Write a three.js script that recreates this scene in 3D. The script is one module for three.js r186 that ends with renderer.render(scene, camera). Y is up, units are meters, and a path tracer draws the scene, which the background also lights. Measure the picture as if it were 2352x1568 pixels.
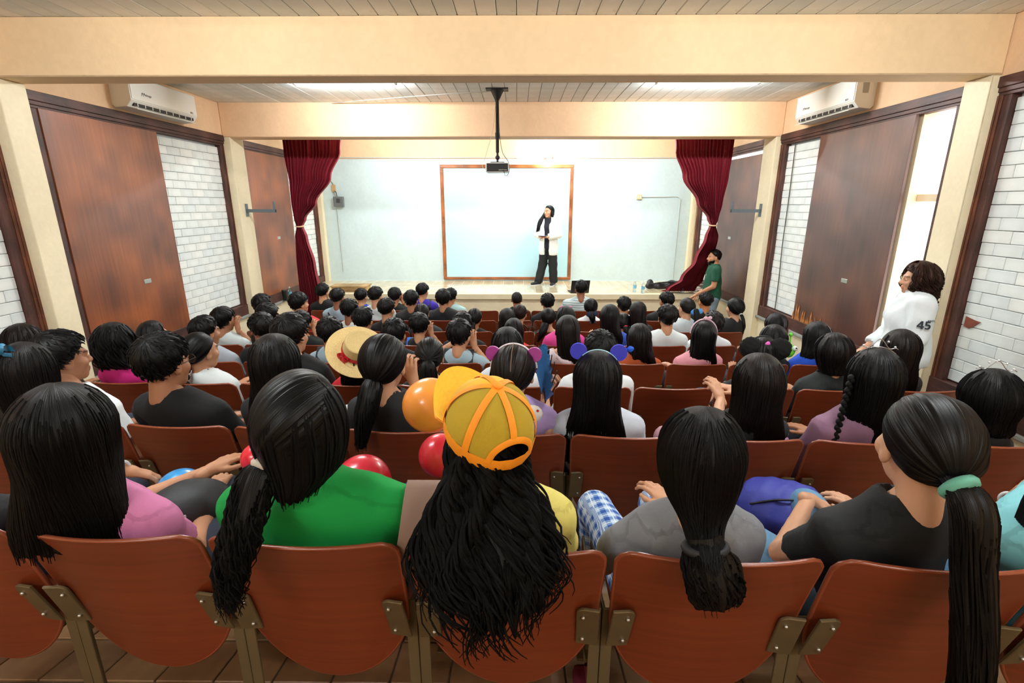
import * as THREE from 'three';
import { RectAreaLightUniformsLib } from 'three/addons/lights/RectAreaLightUniformsLib.js';
import { RoundedBoxGeometry } from 'three/addons/geometries/RoundedBoxGeometry.js';
import { ConvexGeometry } from 'three/addons/geometries/ConvexGeometry.js';
import { TextGeometry } from 'three/addons/geometries/TextGeometry.js';
import { FontLoader } from 'three/addons/loaders/FontLoader.js';
import { mergeGeometries, mergeVertices, toCreasedNormals } from 'three/addons/utils/BufferGeometryUtils.js';

// ---------------------------------------------------------------- camera, sky, exposure
const scene = new THREE.Scene();
const RAD = Math.PI / 180, V = (x, y, z) => new THREE.Vector3(x, y, z);
const CAM = { f: 1128.6, pitch: 15.538 * RAD, yaw: 0.543 * RAD, y: 2.47 };
const camera = new THREE.PerspectiveCamera(2 * Math.atan(784 / CAM.f) / RAD, 2352 / 1568, 0.05, 100);
camera.rotation.order = 'YXZ'; camera.position.set(0, CAM.y, 0); camera.rotation.set(-CAM.pitch, CAM.yaw, 0);
scene.add(camera);
scene.background = new THREE.Color().setRGB(1.0, 0.965, 0.92); scene.backgroundIntensity = 5;   // hazy bright sky outside the openings
const renderer = new THREE.WebGLRenderer({ antialias: true });
renderer.toneMapping = THREE.LinearToneMapping; renderer.toneMappingExposure = 1.0; renderer.shadowMap.enabled = true;
RectAreaLightUniformsLib.init();
const BEAM = 20, TUBE = 212, TILT = 66 * RAD, LAMP = new THREE.Color(.95, .985, 1);                                   // radiance of the ceiling tubes

// a photograph pixel (2352 x 1568) seen at distance Z in front of the camera, as a place in the hall
const cF = V(-Math.sin(CAM.yaw) * Math.cos(CAM.pitch), -Math.sin(CAM.pitch), -Math.cos(CAM.yaw) * Math.cos(CAM.pitch)), cR = V(Math.cos(CAM.yaw), 0, -Math.sin(CAM.yaw)), cU = V().crossVectors(cR, cF);
function at(u, v, Z) { const d = cF.clone().addScaledVector(cR, (u - 1176) / CAM.f).addScaledVector(cU, -(v - 784) / CAM.f); return d.multiplyScalar(-Z / d.z).add(V(0, CAM.y, 0)); }

// ---------------------------------------------------------------- helpers
let seed = 7; const rnd = () => { seed = (seed * 1664525 + 1013904223) >>> 0; return seed / 4294967296; }; const rr = (a, b) => a + (b - a) * rnd();
const mix = (a, b, t) => a + (b - a) * t, clamp = (x, a, b) => Math.min(b, Math.max(a, x)), sm = (a, b, x) => { const t = clamp((x - a) / (b - a), 0, 1); return t * t * (3 - 2 * t); };
function h3(x, y, z) { let n = Math.imul(x, 374761393) + Math.imul(y, 668265263) + Math.imul(z, 1274126177) | 0; n = Math.imul(n ^ (n >>> 13), 1274126177); return ((n ^ (n >>> 16)) >>> 0) / 4294967296; }
function noise(x, y, z = 0) { const X = Math.floor(x), Y = Math.floor(y), Z = Math.floor(z), f = (t) => t * t * (3 - 2 * t), a = f(x - X), b = f(y - Y), c = f(z - Z); const L = (k) => mix(mix(h3(X, Y, k), h3(X + 1, Y, k), a), mix(h3(X, Y + 1, k), h3(X + 1, Y + 1, k), a), b); return mix(L(Z), L(Z + 1), c); }
const fbm = (x, y, z = 0, o = 4) => { let s = 0, a = .5, n = 0; for (let i = 0; i < o; i++) { s += a * noise(x, y, z); n += a; x *= 2.03; y *= 2.03; z += 7.3; a *= .5; } return s / n; };
// tiling noise for textures: fx, fy lattice cells over the 0..1 square
function tn(u, v, fx, fy, k) { const x = u * fx, y = v * fy, X = Math.floor(x), Y = Math.floor(y), f = (t) => t * t * (3 - 2 * t), a = f(x - X), b = f(y - Y), q = (i, j) => h3(((i % fx) + fx) % fx, ((j % fy) + fy) % fy, k); return mix(mix(q(X, Y), q(X + 1, Y), a), mix(q(X, Y + 1), q(X + 1, Y + 1), a), b); }
function tex(w, h, fn, srgb = true) { const d = new Uint8Array(w * h * 4); for (let j = 0; j < h; j++) for (let i = 0; i < w; i++) { const c = fn(i / w, j / h), k = (j * w + i) * 4; if (typeof c === 'number') d[k] = d[k + 1] = d[k + 2] = clamp(c, 0, 255); else { d[k] = clamp(c[0], 0, 255); d[k + 1] = clamp(c[1], 0, 255); d[k + 2] = clamp(c[2], 0, 255); } d[k + 3] = 255; } const t = new THREE.DataTexture(d, w, h); t.wrapS = t.wrapT = THREE.RepeatWrapping; t.magFilter = THREE.LinearFilter; t.minFilter = THREE.LinearMipmapLinearFilter; t.generateMipmaps = true; if (srgb) t.colorSpace = THREE.SRGBColorSpace; t.needsUpdate = true; return t; }
function rep(t, x, y) { const c = t.clone(); c.repeat.set(x, y); c.needsUpdate = true; return c; }
const sc = (r, g, b) => new THREE.Color().setRGB(r / 255, g / 255, b / 255, THREE.SRGBColorSpace);
const mat = (color, roughness = .7, o = {}) => new THREE.MeshPhysicalMaterial({ color: Array.isArray(color) ? sc(...color) : color, roughness, ...o });
const taken = new Map(); const numbered = (n) => { const k = taken.get(n) || 0; taken.set(n, k + 1); return k ? n + '_' + String(k).padStart(3, '0') : n; };
function mesh(name, geo, m, parent) { const o = new THREE.Mesh(geo, m); o.name = name; o.castShadow = o.receiveShadow = true; parent.add(o); return o; }
function thing(name, label, category, pos, turn = 0, group) { const g = new THREE.Group(); g.name = numbered(name); g.userData = { label, category }; if (group) g.userData.group = group; if (pos) g.position.copy(pos.isVector3 ? pos : V(...pos)); g.rotation.y = turn; scene.add(g); return g; }
function one(name, geo, m, label, category, pos, group) { const o = mesh(numbered(name), geo, m, scene); o.userData = { label, category }; if (group) o.userData.group = group; if (pos) o.position.copy(pos.isVector3 ? pos : V(...pos)); return o; }
function struct(name, label, category) { const g = new THREE.Group(); g.name = name; g.userData = { label, category, kind: 'structure' }; scene.add(g); return g; }
// uv in metres from the position, by the axis the face looks along; swap turns the grain
function muv(g, swap = false) { if (g.index) g = g.toNonIndexed(); const p = g.attributes.position, n = g.attributes.normal, u = new Float32Array(p.count * 2); for (let i = 0; i < p.count; i++) { const x = p.getX(i), y = p.getY(i), z = p.getZ(i), ax = Math.abs(n.getX(i)), ay = Math.abs(n.getY(i)), az = Math.abs(n.getZ(i)); let a, b; if (ax >= ay && ax >= az) { a = z; b = y; } else if (ay >= az) { a = x; b = z; } else { a = x; b = y; } u[i * 2] = swap ? b : a; u[i * 2 + 1] = swap ? a : b; } g.setAttribute('uv', new THREE.BufferAttribute(u, 2)); return g; }
function bx(x0, x1, y0, y1, z0, z1, bev = 0, swap = false) { const w = Math.abs(x1 - x0), h = Math.abs(y1 - y0), d = Math.abs(z1 - z0); const g = bev ? new RoundedBoxGeometry(w, h, d, 1, Math.min(bev, w / 2.1, h / 2.1, d / 2.1)) : new THREE.BoxGeometry(w, h, d); g.translate((x0 + x1) / 2, (y0 + y1) / 2, (z0 + z1) / 2); return muv(g, swap); }
const keep = (g) => { if (g.index) g = g.toNonIndexed(); for (const k of Object.keys(g.attributes)) if (!['position', 'normal', 'uv'].includes(k)) g.deleteAttribute(k); if (!g.attributes.uv) g.setAttribute('uv', new THREE.BufferAttribute(new Float32Array(g.attributes.position.count * 2), 2)); return g; };
const join = (list) => mergeGeometries(list.map(keep));
const tube = (pts, r, seg = 24, sides = 8, closed = false) => new THREE.TubeGeometry(new THREE.CatmullRomCurve3(pts.map((p) => p.isVector3 ? p : V(...p)), closed), seg, r, sides, closed);
function cyl(a, b, r0, r1 = r0, n = 12) { a = a.isVector3 ? a : V(...a); b = b.isVector3 ? b : V(...b); const d = b.clone().sub(a), g = new THREE.CylinderGeometry(r1, r0, d.length(), n); g.translate(0, d.length() / 2, 0); g.applyQuaternion(new THREE.Quaternion().setFromUnitVectors(V(0, 1, 0), d.normalize())); return g.translate(a.x, a.y, a.z); }
const lathe = (pts, n = 24) => new THREE.LatheGeometry(pts.map(([x, y]) => new THREE.Vector2(x, y)), n);
function chamfer(w, h, d, b) { const p = []; for (const sx of [-1, 1]) for (const sy of [-1, 1]) for (const sz of [-1, 1]) p.push(V(sx * (w / 2 - b), sy * (h / 2 - b), sz * d / 2), V(sx * (w / 2 - b), sy * h / 2, sz * (d / 2 - b)), V(sx * w / 2, sy * (h / 2 - b), sz * (d / 2 - b))); return muv(new ConvexGeometry(p)); }

// ---------------------------------------------------------------- surface textures (colour, grain, relief)
const T = {
  plaster: tex(512, 512, (u, v) => 255 * (.93 + .07 * (tn(u, v, 5, 5, 1) * .4 + tn(u, v, 17, 13, 2) * .3 + tn(u, v, 70, 60, 3) * .3))),
  plasterBump: tex(256, 256, (u, v) => 255 * (tn(u, v, 12, 10, 5) * .5 + tn(u, v, 60, 50, 6) * .35 + tn(u, v, 128, 128, 7) * .15), false),
  wood: tex(512, 1024, (u, v) => { const w = tn(u, v, 9, 3, 11) * .5, g = tn(u + w * .02, v, 96, 5, 12), g2 = tn(u + w * .02, v, 230, 12, 13), b = tn(u, v, 4, 6, 14) * .6 + tn(u, v, 9, 13, 15) * .4, k = .6 + .46 * b + .09 * (g - .5) + .08 * (g2 - .5); return [255 * k * mix(.92, 1.02, b), 255 * k * mix(.86, .98, b), 255 * k * mix(.95, .84, b)]; }),
  ply: tex(512, 512, (u, v) => { const g = tn(u, v + .012 * tn(u, v, 6, 4, 22), 4, 120, 21), b = tn(u, v, 5, 4, 23), s = tn(u, v, 60, 60, 24) > .985 ? .2 : 0; const k = .84 + .12 * b + .1 * (g - .5) + s; return [255 * k, 250 * k, 245 * k]; }),
  trim: tex(256, 1024, (u, v) => { const g = tn(u, v, 48, 6, 31), g2 = tn(u, v, 110, 20, 32), w = tn(u, v, 30, 60, 33) > .9 ? .35 : 0; const k = .7 + .3 * tn(u, v, 3, 7, 34) + .22 * (g - .5) + .18 * (g2 - .5) + w * .5; return [255 * k, 247 * k, 243 * k]; }),
  paint: tex(256, 256, (u, v) => { const s = tn(u, v, 40, 36, 41) > .93 ? -.1 : 0; const k = .93 + .07 * tn(u, v, 7, 7, 42) + s * tn(u, v, 90, 90, 43); return [255 * k, 254 * k, 251 * k]; }),
  tile: tex(256, 256, (u, v) => { const k = .78 + .3 * tn(u, v, 4, 5, 51) + .1 * tn(u, v, 30, 30, 52); return [255 * k, 250 * k, 242 * k]; }),
  cloth: tex(256, 256, (u, v) => 255 * (.5 + .5 * Math.sin(u * 402) * Math.sin(v * 402)) * .6 + 50 * tn(u, v, 60, 60, 61), false),
  strand: tex(1024, 64, (u, v) => 255 * clamp(.25 + .5 * tn(u, v, 300, 2, 71) + .35 * tn(u, v, 90, 2, 72) + .15 * tn(u, v, 700, 3, 73), 0, 1), false),
  strandC: tex(1024, 64, (u, v) => { const k = .55 + .45 * (tn(u, v, 260, 2, 74) * .6 + tn(u, v, 60, 2, 75) * .4); return [255 * k, 248 * k, 240 * k]; }),
  straw: tex(512, 512, (u, v) => { const a = Math.sin(u * Math.PI * 2 * 120) * Math.sin(v * Math.PI * 2 * 60), k = .84 + .1 * a + .14 * tn(u, v, 90, 90, 81); return [255 * k, 248 * k, 232 * k]; }),
  stripe: tex(64, 64, (u, v) => (v * 4) % 1 < .22 ? [150, 172, 178] : [255, 255, 255]),
  plaid: tex(128, 128, (u, v) => { const a = u % .5 < .2 ? 1 : 0, b = v % .5 < .2 ? 1 : 0, l = (u % .5 > .33 && u % .5 < .37) || (v % .5 > .33 && v % .5 < .37) ? 1 : 0; const k = (a + b) / 2; return l ? [240, 246, 250] : [mix(196, 40, k), mix(220, 84, k), mix(242, 168, k)]; }),
  glitter: tex(256, 256, (u, v) => { const k = tn(u, v, 128, 128, 91); return k > .8 ? [255, 240, 255] : [215 + 60 * (k - .5), 190 + 90 * (k - .5), 215 + 60 * (k - .5)]; }),
};
const per = (t, m) => rep(t, 1 / m, 1 / m);
const M = {
  beam: mat([243, 212, 168], .75, { map: per(T.plaster, 2.2), bumpMap: per(T.plasterBump, .9), bumpScale: .0015 }),
  peach: mat([246, 207, 166], .75, { map: per(T.plaster, 1.9), bumpMap: per(T.plasterBump, .9), bumpScale: .0015 }),
  pillar: mat([250, 236, 200], .6, { map: per(T.plaster, 1.6), bumpMap: per(T.plasterBump, .8), bumpScale: .0015 }),
  white: mat([212, 232, 234], .55, { map: per(T.plaster, 2.6), bumpMap: per(T.plasterBump, 1), bumpScale: .001 }),
  trim: mat([94, 58, 50], .55, { map: per(T.trim, 1), bumpMap: per(T.trim, 1), bumpScale: .0015 }),
  trimRed: mat([122, 72, 48], .5, { map: per(T.trim, 1) }),
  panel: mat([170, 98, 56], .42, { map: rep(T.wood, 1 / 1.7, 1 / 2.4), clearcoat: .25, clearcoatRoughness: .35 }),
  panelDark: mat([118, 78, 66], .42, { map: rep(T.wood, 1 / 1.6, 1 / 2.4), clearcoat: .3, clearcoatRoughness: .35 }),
  mortar: mat([214, 222, 224], .9),
  ply: mat([132, 59, 31], .34, { map: per(T.ply, 1.1), clearcoat: .35, clearcoatRoughness: .22 }),
  edge: mat([140, 70, 44], .3, { clearcoat: .3, clearcoatRoughness: .2 }),
  steel: mat([112, 98, 70], .42, { metalness: .35, map: per(T.paint, .4) }),
  bolt: mat([190, 190, 184], .3, { metalness: .9 }),
  dark: mat([26, 26, 28], .5), black: mat([16, 16, 17], .6), grey: mat([120, 124, 126], .45, { metalness: .4 }),
};
// ---------------------------------------------------------------- the hall
const XL = -4.165, XR = 3.723, WL = -4.265, WR = 3.803, CEIL = 3.87, ZB = 10.99, STAGE = .834, SF = 9.27;
const ROWZ = [.981, 1.962, 2.934, 3.913, 4.89, 5.87, 6.85, 7.83], ROWY = [.861, .687, .54, .3775, .254, .15, .063, 0], SLOPE = [-.045, -.043, -.02, -.008, 0, 0, 0, 0];
const prof = [[-3.2, .95], [.55, .95], ...ROWZ.map((z, i) => [z - .18, ROWY[i]]).map(([z, y], i) => [z, y]), [9.6, -.01]];
function floorY(Z) { for (let i = 1; i < prof.length; i++) if (Z <= prof[i][0]) { const [a, p] = prof[i - 1], [b, q] = prof[i]; return mix(p, q, (Z - a) / (b - a)); } return 0; }

{ // raked floor: concrete bed with terracotta tiles where they show between the seats
  const f = struct('floor', 'raked floor of tan terracotta tiles under the seats', 'floor');
  const sh = new THREE.Shape(); sh.moveTo(-prof[0][0], prof[0][1] - .3); for (const [z, y] of prof) sh.lineTo(-z, y - .004); sh.lineTo(-9.6, -.4); sh.closePath();
  // the extrusion's own x runs along -z of the hall: put it there
  const g2 = new THREE.ExtrudeGeometry(sh, { depth: WR - WL, bevelEnabled: false }); { const q = g2.attributes.position; for (let i = 0; i < q.count; i++) { const a = q.getX(i), d = q.getZ(i); q.setX(i, WL + d); q.setZ(i, a); } g2.computeVertexNormals(); const ix = q.array; for (let t = 0; t < q.count; t += 3) for (let k = 0; k < 3; k++) { const A = (t + 1) * 3 + k, B = (t + 2) * 3 + k, s = ix[A]; ix[A] = ix[B]; ix[B] = s; } g2.computeVertexNormals(); }
  mesh('floor_bed', muv(g2), mat([112, 92, 72], .8, { map: per(T.tile, 1.3) }), f);
  const tm = [[150, 112, 76], [138, 100, 66], [160, 124, 88], [146, 116, 84]].map((c) => mat(c, .42, { map: rep(T.tile, 1, 1), clearcoat: .15, clearcoatRoughness: .3 })), tg = chamfer(.212, .012, .212, .003), s = .22;
  for (let i = 0; i < 26; i++) for (let j = 0; j < 10; j++) { const Z = .42 + j * s, x = -3.0 + i * s, y = floorY(Z), y2 = floorY(Z + .01); const t = mesh('floor_tile', tg, tm[Math.floor(rnd() * 4)], f); t.position.set(x, y - .001 + rr(0, .001), -Z); t.rotation.x = -Math.atan2(y - y2, .01) * 1; }
}
{ // stage
  const f = struct('floor_stage', 'raised stage of glossy cream tiles with a projecting lip', 'stage');
  mesh('platform', bx(WL, WR, -.2, STAGE - .012, -(SF + .07), -ZB), M.pillar, f);
  mesh('lip', bx(WL, WR, STAGE - .11, STAGE - .003, -SF, -(SF + .12), .008), mat([238, 226, 190], .5, { map: per(T.plaster, 1.4) }), f);
  const tm = [[226, 214, 182], [220, 206, 170], [230, 220, 192], [216, 204, 176]].map((c) => mat(c, .16, { map: rep(T.tile, .5, .5), clearcoat: .5, clearcoatRoughness: .1 })), s = .22, tg = chamfer(s - .006, .012, s - .006, .002);
  mesh('tile_bed', bx(WL, WR, STAGE - .012, STAGE - .004, -(SF + .12), -ZB), mat([236, 232, 216], .6), f);
  for (let i = 0; i < 36; i++) for (let j = 0; j < 8; j++) { const t = mesh('stage_tile', tg, tm[Math.floor(rnd() * 4)], f); t.position.set(WL + .13 + i * s, STAGE - .006, -(SF + .12 + .11 + j * s * .885)); t.scale.z = .885; }
}
{ // ceiling: white boards along the hall
  const c = struct('ceiling', 'white tongue-and-groove board ceiling between the beams', 'ceiling');
  mesh('ceiling_bed', bx(WL - .2, WR + .2, CEIL + .014, CEIL + .2, 3.2, -ZB - .2), mat([186, 186, 180], .9), c);
  const pm = [[240, 244, 244], [232, 238, 238], [245, 247, 246], [226, 234, 236]].map((q) => mat(q, .6, { map: per(T.paint, .8) })), w = .152;
  for (const [za, zb] of [[3.0, -4.3], [-4.55, -7.6], [-7.9, -ZB]]) { const g = chamfer(w - .006, .02, Math.abs(zb - za), .004); for (let i = 0; i < 53; i++) { const b = mesh('ceiling_board', g, pm[Math.floor(rnd() * 4)], c); b.position.set(WL + .08 + i * w, CEIL + .01 + rr(-.0015, .0015), (za + zb) / 2); } }
}
{ // beams and pillars
  const b = struct('trim_1', 'deep peach concrete beam across the hall above the middle rows', 'beam');
  mesh('beam_body', bx(WL, WR, 3.452, CEIL + .01, -4.30, -4.55, .012), M.beam, b);
  const c = struct('trim_2', 'peach concrete beam across the hall in front of the stage', 'beam');
  mesh('beam_body', bx(WL, WR, 3.412, CEIL + .01, -7.6, -7.92, .012), M.peach, c);
  let k = 3; for (const [x0, x1, s] of [[WL - .02, XL, 'left'], [XR, WR + .02, 'right']]) for (const [za, zb, at_] of [[4.30, 4.552, 'below the middle beam'], [7.61, 7.98, 'below the stage beam'], [10.86, ZB, 'in the back corner of the stage']]) {
    const p = struct('trim_' + k++, 'cream painted pillar on the ' + s + ' wall ' + at_, 'pillar'); mesh('shaft', bx(x0, x1, -.2, za > 10 ? 3.44 : 3.452, -za, -zb, .01), M.pillar, p);
  }
}
{ // back wall of the stage: white below, cream above, a conduit between
  const w = struct('wall_back', 'white painted stage wall with a cream band above', 'wall');
  mesh('white_face', bx(WL - .2, WR + .2, -.2, 3.40, -ZB, -ZB - .2), M.white, w);
  mesh('upper_band', bx(WL - .2, WR + .2, 3.40, CEIL + .02, -ZB + .012, -ZB - .2), M.peach, w);
  const e = struct('wall_rear', 'cream wall closing the hall behind the seats', 'wall'); mesh('wall_body', bx(WL - .2, WR + .2, -.2, CEIL + .2, 3.0, 3.2), M.beam, e);
}
// side walls: bands above and below the bricked-up windows
for (const s of [-1, 1]) {
  const side = s < 0 ? 'left' : 'right', a = s < 0 ? WL : WR, o = a + s * .22;
  const w = struct('wall_' + side, 'peach ' + side + ' wall above and below the bricked-up windows', 'wall');
  mesh('upper_band', bx(a, o, 3.437, CEIL + .02, 3.1, -ZB - .1), M.peach, w); mesh('lower_band', bx(a, o, -.3, .79, 3.1, -ZB - .1), M.pillar, w); mesh('rear_band', bx(a, o, .79, 3.437, 3.1, -1.5), M.beam, w);
  for (const [z, q] of [[-4.42, .13], [-7.79, .19], [-10.92, .1]]) mesh('pier', bx(a + s * .03, o, .79, 3.437, z + q, z - q), M.pillar, w);
}
const brickM = [[242, 249, 249], [238, 246, 247], [246, 251, 250], [235, 244, 246]].map((c) => mat(c, .6, { map: per(T.paint, .5) })), BL = .242, BH = .1;
const brickG = [BL, BL * .5, BL * .72].map((l) => chamfer(.06, BH - .004, l - .004, .004));
function win(n, s, zFar, zNear, o) {   // zFar > zNear: distances of the inside of the frame
  const a = s < 0 ? WL : WR, g = struct('window_' + n, o.label, 'window'), q = (x0, x1) => [a + s * x0, a + s * x1], Y0 = .97, Y1 = 3.30;
  const B = (name, x0, x1, y0, y1, za, zb, m, bev = .004, swap = false, par = g) => mesh(name, bx(...q(x0, x1), y0, y1, -za, -zb, bev, swap), m, par);
  const fr = o.frame || M.trim;
  // frame: stepped head, jambs with mouldings, bottom rail, sill
  const head = B('head_board', -.02, .09, Y1 + .055, 3.437, zFar + .16, zNear - .16, fr, .006, true); B('head_moulding', -.008, .09, Y1 + .02, Y1 + .055, zFar + .15, zNear - .15, fr, .004, true, head); B('head_moulding', .004, .09, Y1 - .005, Y1 + .02, zFar + .14, zNear - .14, fr, .004, true, head);
  for (const [z, d] of [[zFar, 1], [zNear, -1]]) { const j = B('jamb', .012, .1, Y0 - .02, Y1, z + d * .07, z, fr, .004); for (let k = 0; k < 3; k++) B('jamb_moulding', .002 - .006 * k, .09, Y0 - .02, Y1, z + d * (.07 + .027 * k), z + d * (.095 + .027 * k), M.trimRed, .004, false, j); }
  B('bottom_rail', -.01, .1, .80, Y0 - .01, zFar + .15, zNear - .15, fr, .005, true);
  B('sill', -.04, .1, .765, .80, zFar + .15, zNear - .15, mat([150, 152, 146], .8), .006);
  // wall filling behind, split so that the openings stay open
  for (const [za, zb, y0, y1] of o.fill || [[zFar + .1, zNear - .1, .8, 3.43]]) B('filling', .085, .2, y0, y1, za, zb, M.mortar, 0);
  for (const [za, zb] of o.bricks) {
    const rows = Math.floor((Y1 - Y0) / BH);
    for (let r = 0; r < rows + 1; r++) { let z = za, first = true; const y = Y0 + BH * (r + .5); if (y + BH / 2 > Y1 + .03) continue; while (z > zb + .03) { let k = first && r % 2 ? 1 : 0, l = [BL, BL * .5, BL * .72][k]; first = false; if (z - l < zb - .02) { const left = z - zb; k = left < BL * .6 ? 1 : left < BL * .86 ? 2 : 0; l = left; if (left < .03) break; const b = mesh('brick', brickG[k], brickM[Math.floor(rnd() * 4)], g); b.scale.z = l / [BL, BL * .5, BL * .72][k]; b.position.set(a + s * (.085 + rr(-.003, .003)), y, -(z - l / 2)); break; } const b = mesh('brick', brickG[k], brickM[Math.floor(rnd() * 4)], g); b.position.set(a + s * (.085 + rr(-.003, .003)), y + rr(-.001, .001), -(z - l / 2)); z -= l; } }
  }
  for (const p of o.panels || []) { const m = p.m || M.panel, e = B('sliding_panel', .0, .03, p.y0 ?? Y0 - .02, p.y1 ?? Y1, p.za, p.zb, m, .003); if (p.pull) { const f = B('flush_pull', -.004, .005, p.pull[1] - .024, p.pull[1] + .024, p.pull[0] + .055, p.pull[0] - .055, M.bolt, .003, false, e); f.userData.label = 'small steel flush pull'; } }
  return g;
}
win(1, -1, 7.53, 4.73, { label: 'bricked-up window on left wall with a reddish sliding panel', bricks: [[7.53, 6.2]], panels: [{ za: 6.22, zb: 4.73, pull: [5.62, 1.62] }] });
win(2, -1, 4.18, 1.7, { label: 'white bricked-up window on left wall beside the rear rows', bricks: [[4.18, 3.2]], panels: [{ za: 3.2, zb: 1.7 }] });
win(3, -1, 10.75, 8.13, { label: 'bricked-up stage window on left wall behind the red curtain', bricks: [[10.75, 9.55]], panels: [{ za: 9.6, zb: 8.13, pull: [8.95, 1.9] }] });
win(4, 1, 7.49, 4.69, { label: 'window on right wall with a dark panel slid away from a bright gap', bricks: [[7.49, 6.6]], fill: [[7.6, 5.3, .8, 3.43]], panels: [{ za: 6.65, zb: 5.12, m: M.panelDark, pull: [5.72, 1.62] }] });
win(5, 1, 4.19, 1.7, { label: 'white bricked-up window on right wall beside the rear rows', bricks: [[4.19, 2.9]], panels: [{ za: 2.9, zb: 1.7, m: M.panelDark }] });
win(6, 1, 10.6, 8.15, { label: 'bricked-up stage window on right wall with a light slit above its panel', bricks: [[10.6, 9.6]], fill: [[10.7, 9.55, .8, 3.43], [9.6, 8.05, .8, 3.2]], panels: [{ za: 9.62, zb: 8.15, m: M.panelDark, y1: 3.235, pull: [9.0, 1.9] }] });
{ // what the gap in window 4 shows: reveal, cross bar, outer post
  const g = struct('window_7', 'cream reveal and cross bar of the open gap beside the right pillar', 'window'), m = mat([244, 226, 190], .7, { map: per(T.plaster, 1) });
  mesh('reveal', bx(WR + .06, WR + .22, .8, 3.43, -5.1, -5.3), m, g); mesh('reveal', bx(WR + .1, WR + .22, .8, 3.43, -4.5, -4.66), m, g); mesh('cross_bar', bx(WR + .15, WR + .19, 2.5, 2.57, -4.66, -5.1, .004), mat([238, 220, 188], .6), g); mesh('threshold', bx(WR + .06, WR + .22, .78, .96, -4.66, -5.1), m, g); mesh('lintel', bx(WR + .06, WR + .22, 3.3, 3.44, -4.5, -5.3), m, g);
}
{ // splintered foot of the dark panel
  const t = struct('trim_9', 'torn orange plywood splinters at the foot of the dark panel', 'splinters'); const m = mat([226, 150, 74], .7, { map: per(T.trim, .5) });
  for (let i = 0; i < 13; i++) { const z = 6.64 - i * .05 - rr(0, .015), h = rr(.05, .24) * (i % 4 === 3 ? .5 : 1), w = rr(.016, .034); const sh = new THREE.Shape(); sh.moveTo(-w, 0); sh.lineTo(w, 0); sh.lineTo(w * .5, h * .55); sh.lineTo(rr(-w, w) * .7, h); sh.lineTo(-w * .6, h * .6); sh.closePath(); const e = mesh('splinter', new THREE.ExtrudeGeometry(sh, { depth: .004, bevelEnabled: false }), m, t); e.rotation.y = -Math.PI / 2; e.position.set(WR - .002, .962, -z); }
}
// ---------------------------------------------------------------- lamps
function batten(x, z, len, label, seen = true, k = 1) {
  const g = thing('fluorescent_lamp', label, 'lamp', [x, CEIL, z]);
  mesh('housing', bx(-len / 2, len / 2, -.03, .002, -.045, .045, .006), mat([235, 235, 230], .5), g);
  for (const s of [-1, 1]) { const e = mesh('end_cap', bx(s * (len / 2 - .02), s * (len / 2), -.058, -.028, -.035, .035, .004), mat([225, 225, 220], .5), g); }
  for (const dz of [-.022, .022]) mesh('tube', cyl([-len / 2 + .02, -.043, dz], [len / 2 - .02, -.043, dz], .013, .013, 10), mat([250, 250, 250], .4, { emissive: new THREE.Color(.93, .97, 1), emissiveIntensity: 2.2 }), g);
  for (const s of [-1, 1]) { const L = new THREE.RectAreaLight(LAMP, TUBE * k, len, .06); L.position.set(x, CEIL - .05, z + s * .06); L.lookAt(x, CEIL - .05 - Math.cos(TILT), z + s * .06 + s * Math.sin(TILT)); L.name = 'tube_light'; scene.add(L); }
}
batten(-2.0, -6.28, 1.2, 'fluorescent tube lamp on ceiling left of the projector pole'); batten(2.2, -6.28, 1.2, 'fluorescent tube lamp on ceiling right of the projector pole');
batten(-2.0, -9.1, 1.2, 'fluorescent tube lamp above the left of the stage', true, 1.2); batten(1.8, -9.1, 1.2, 'fluorescent tube lamp above the right of the stage', true, 1.2);
batten(-2.0, -1.9, 1.2, 'fluorescent tube lamp over the rear seats, left wall side'); batten(1.8, -1.9, 1.2, 'fluorescent tube lamp over the rear seats, right wall side');
batten(-2.0, 1.4, 1.2, 'fluorescent tube lamp by the rear wall, left wall side', true, .7); batten(1.8, 1.4, 1.2, 'fluorescent tube lamp by the rear wall, right wall side', true, .7);

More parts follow.
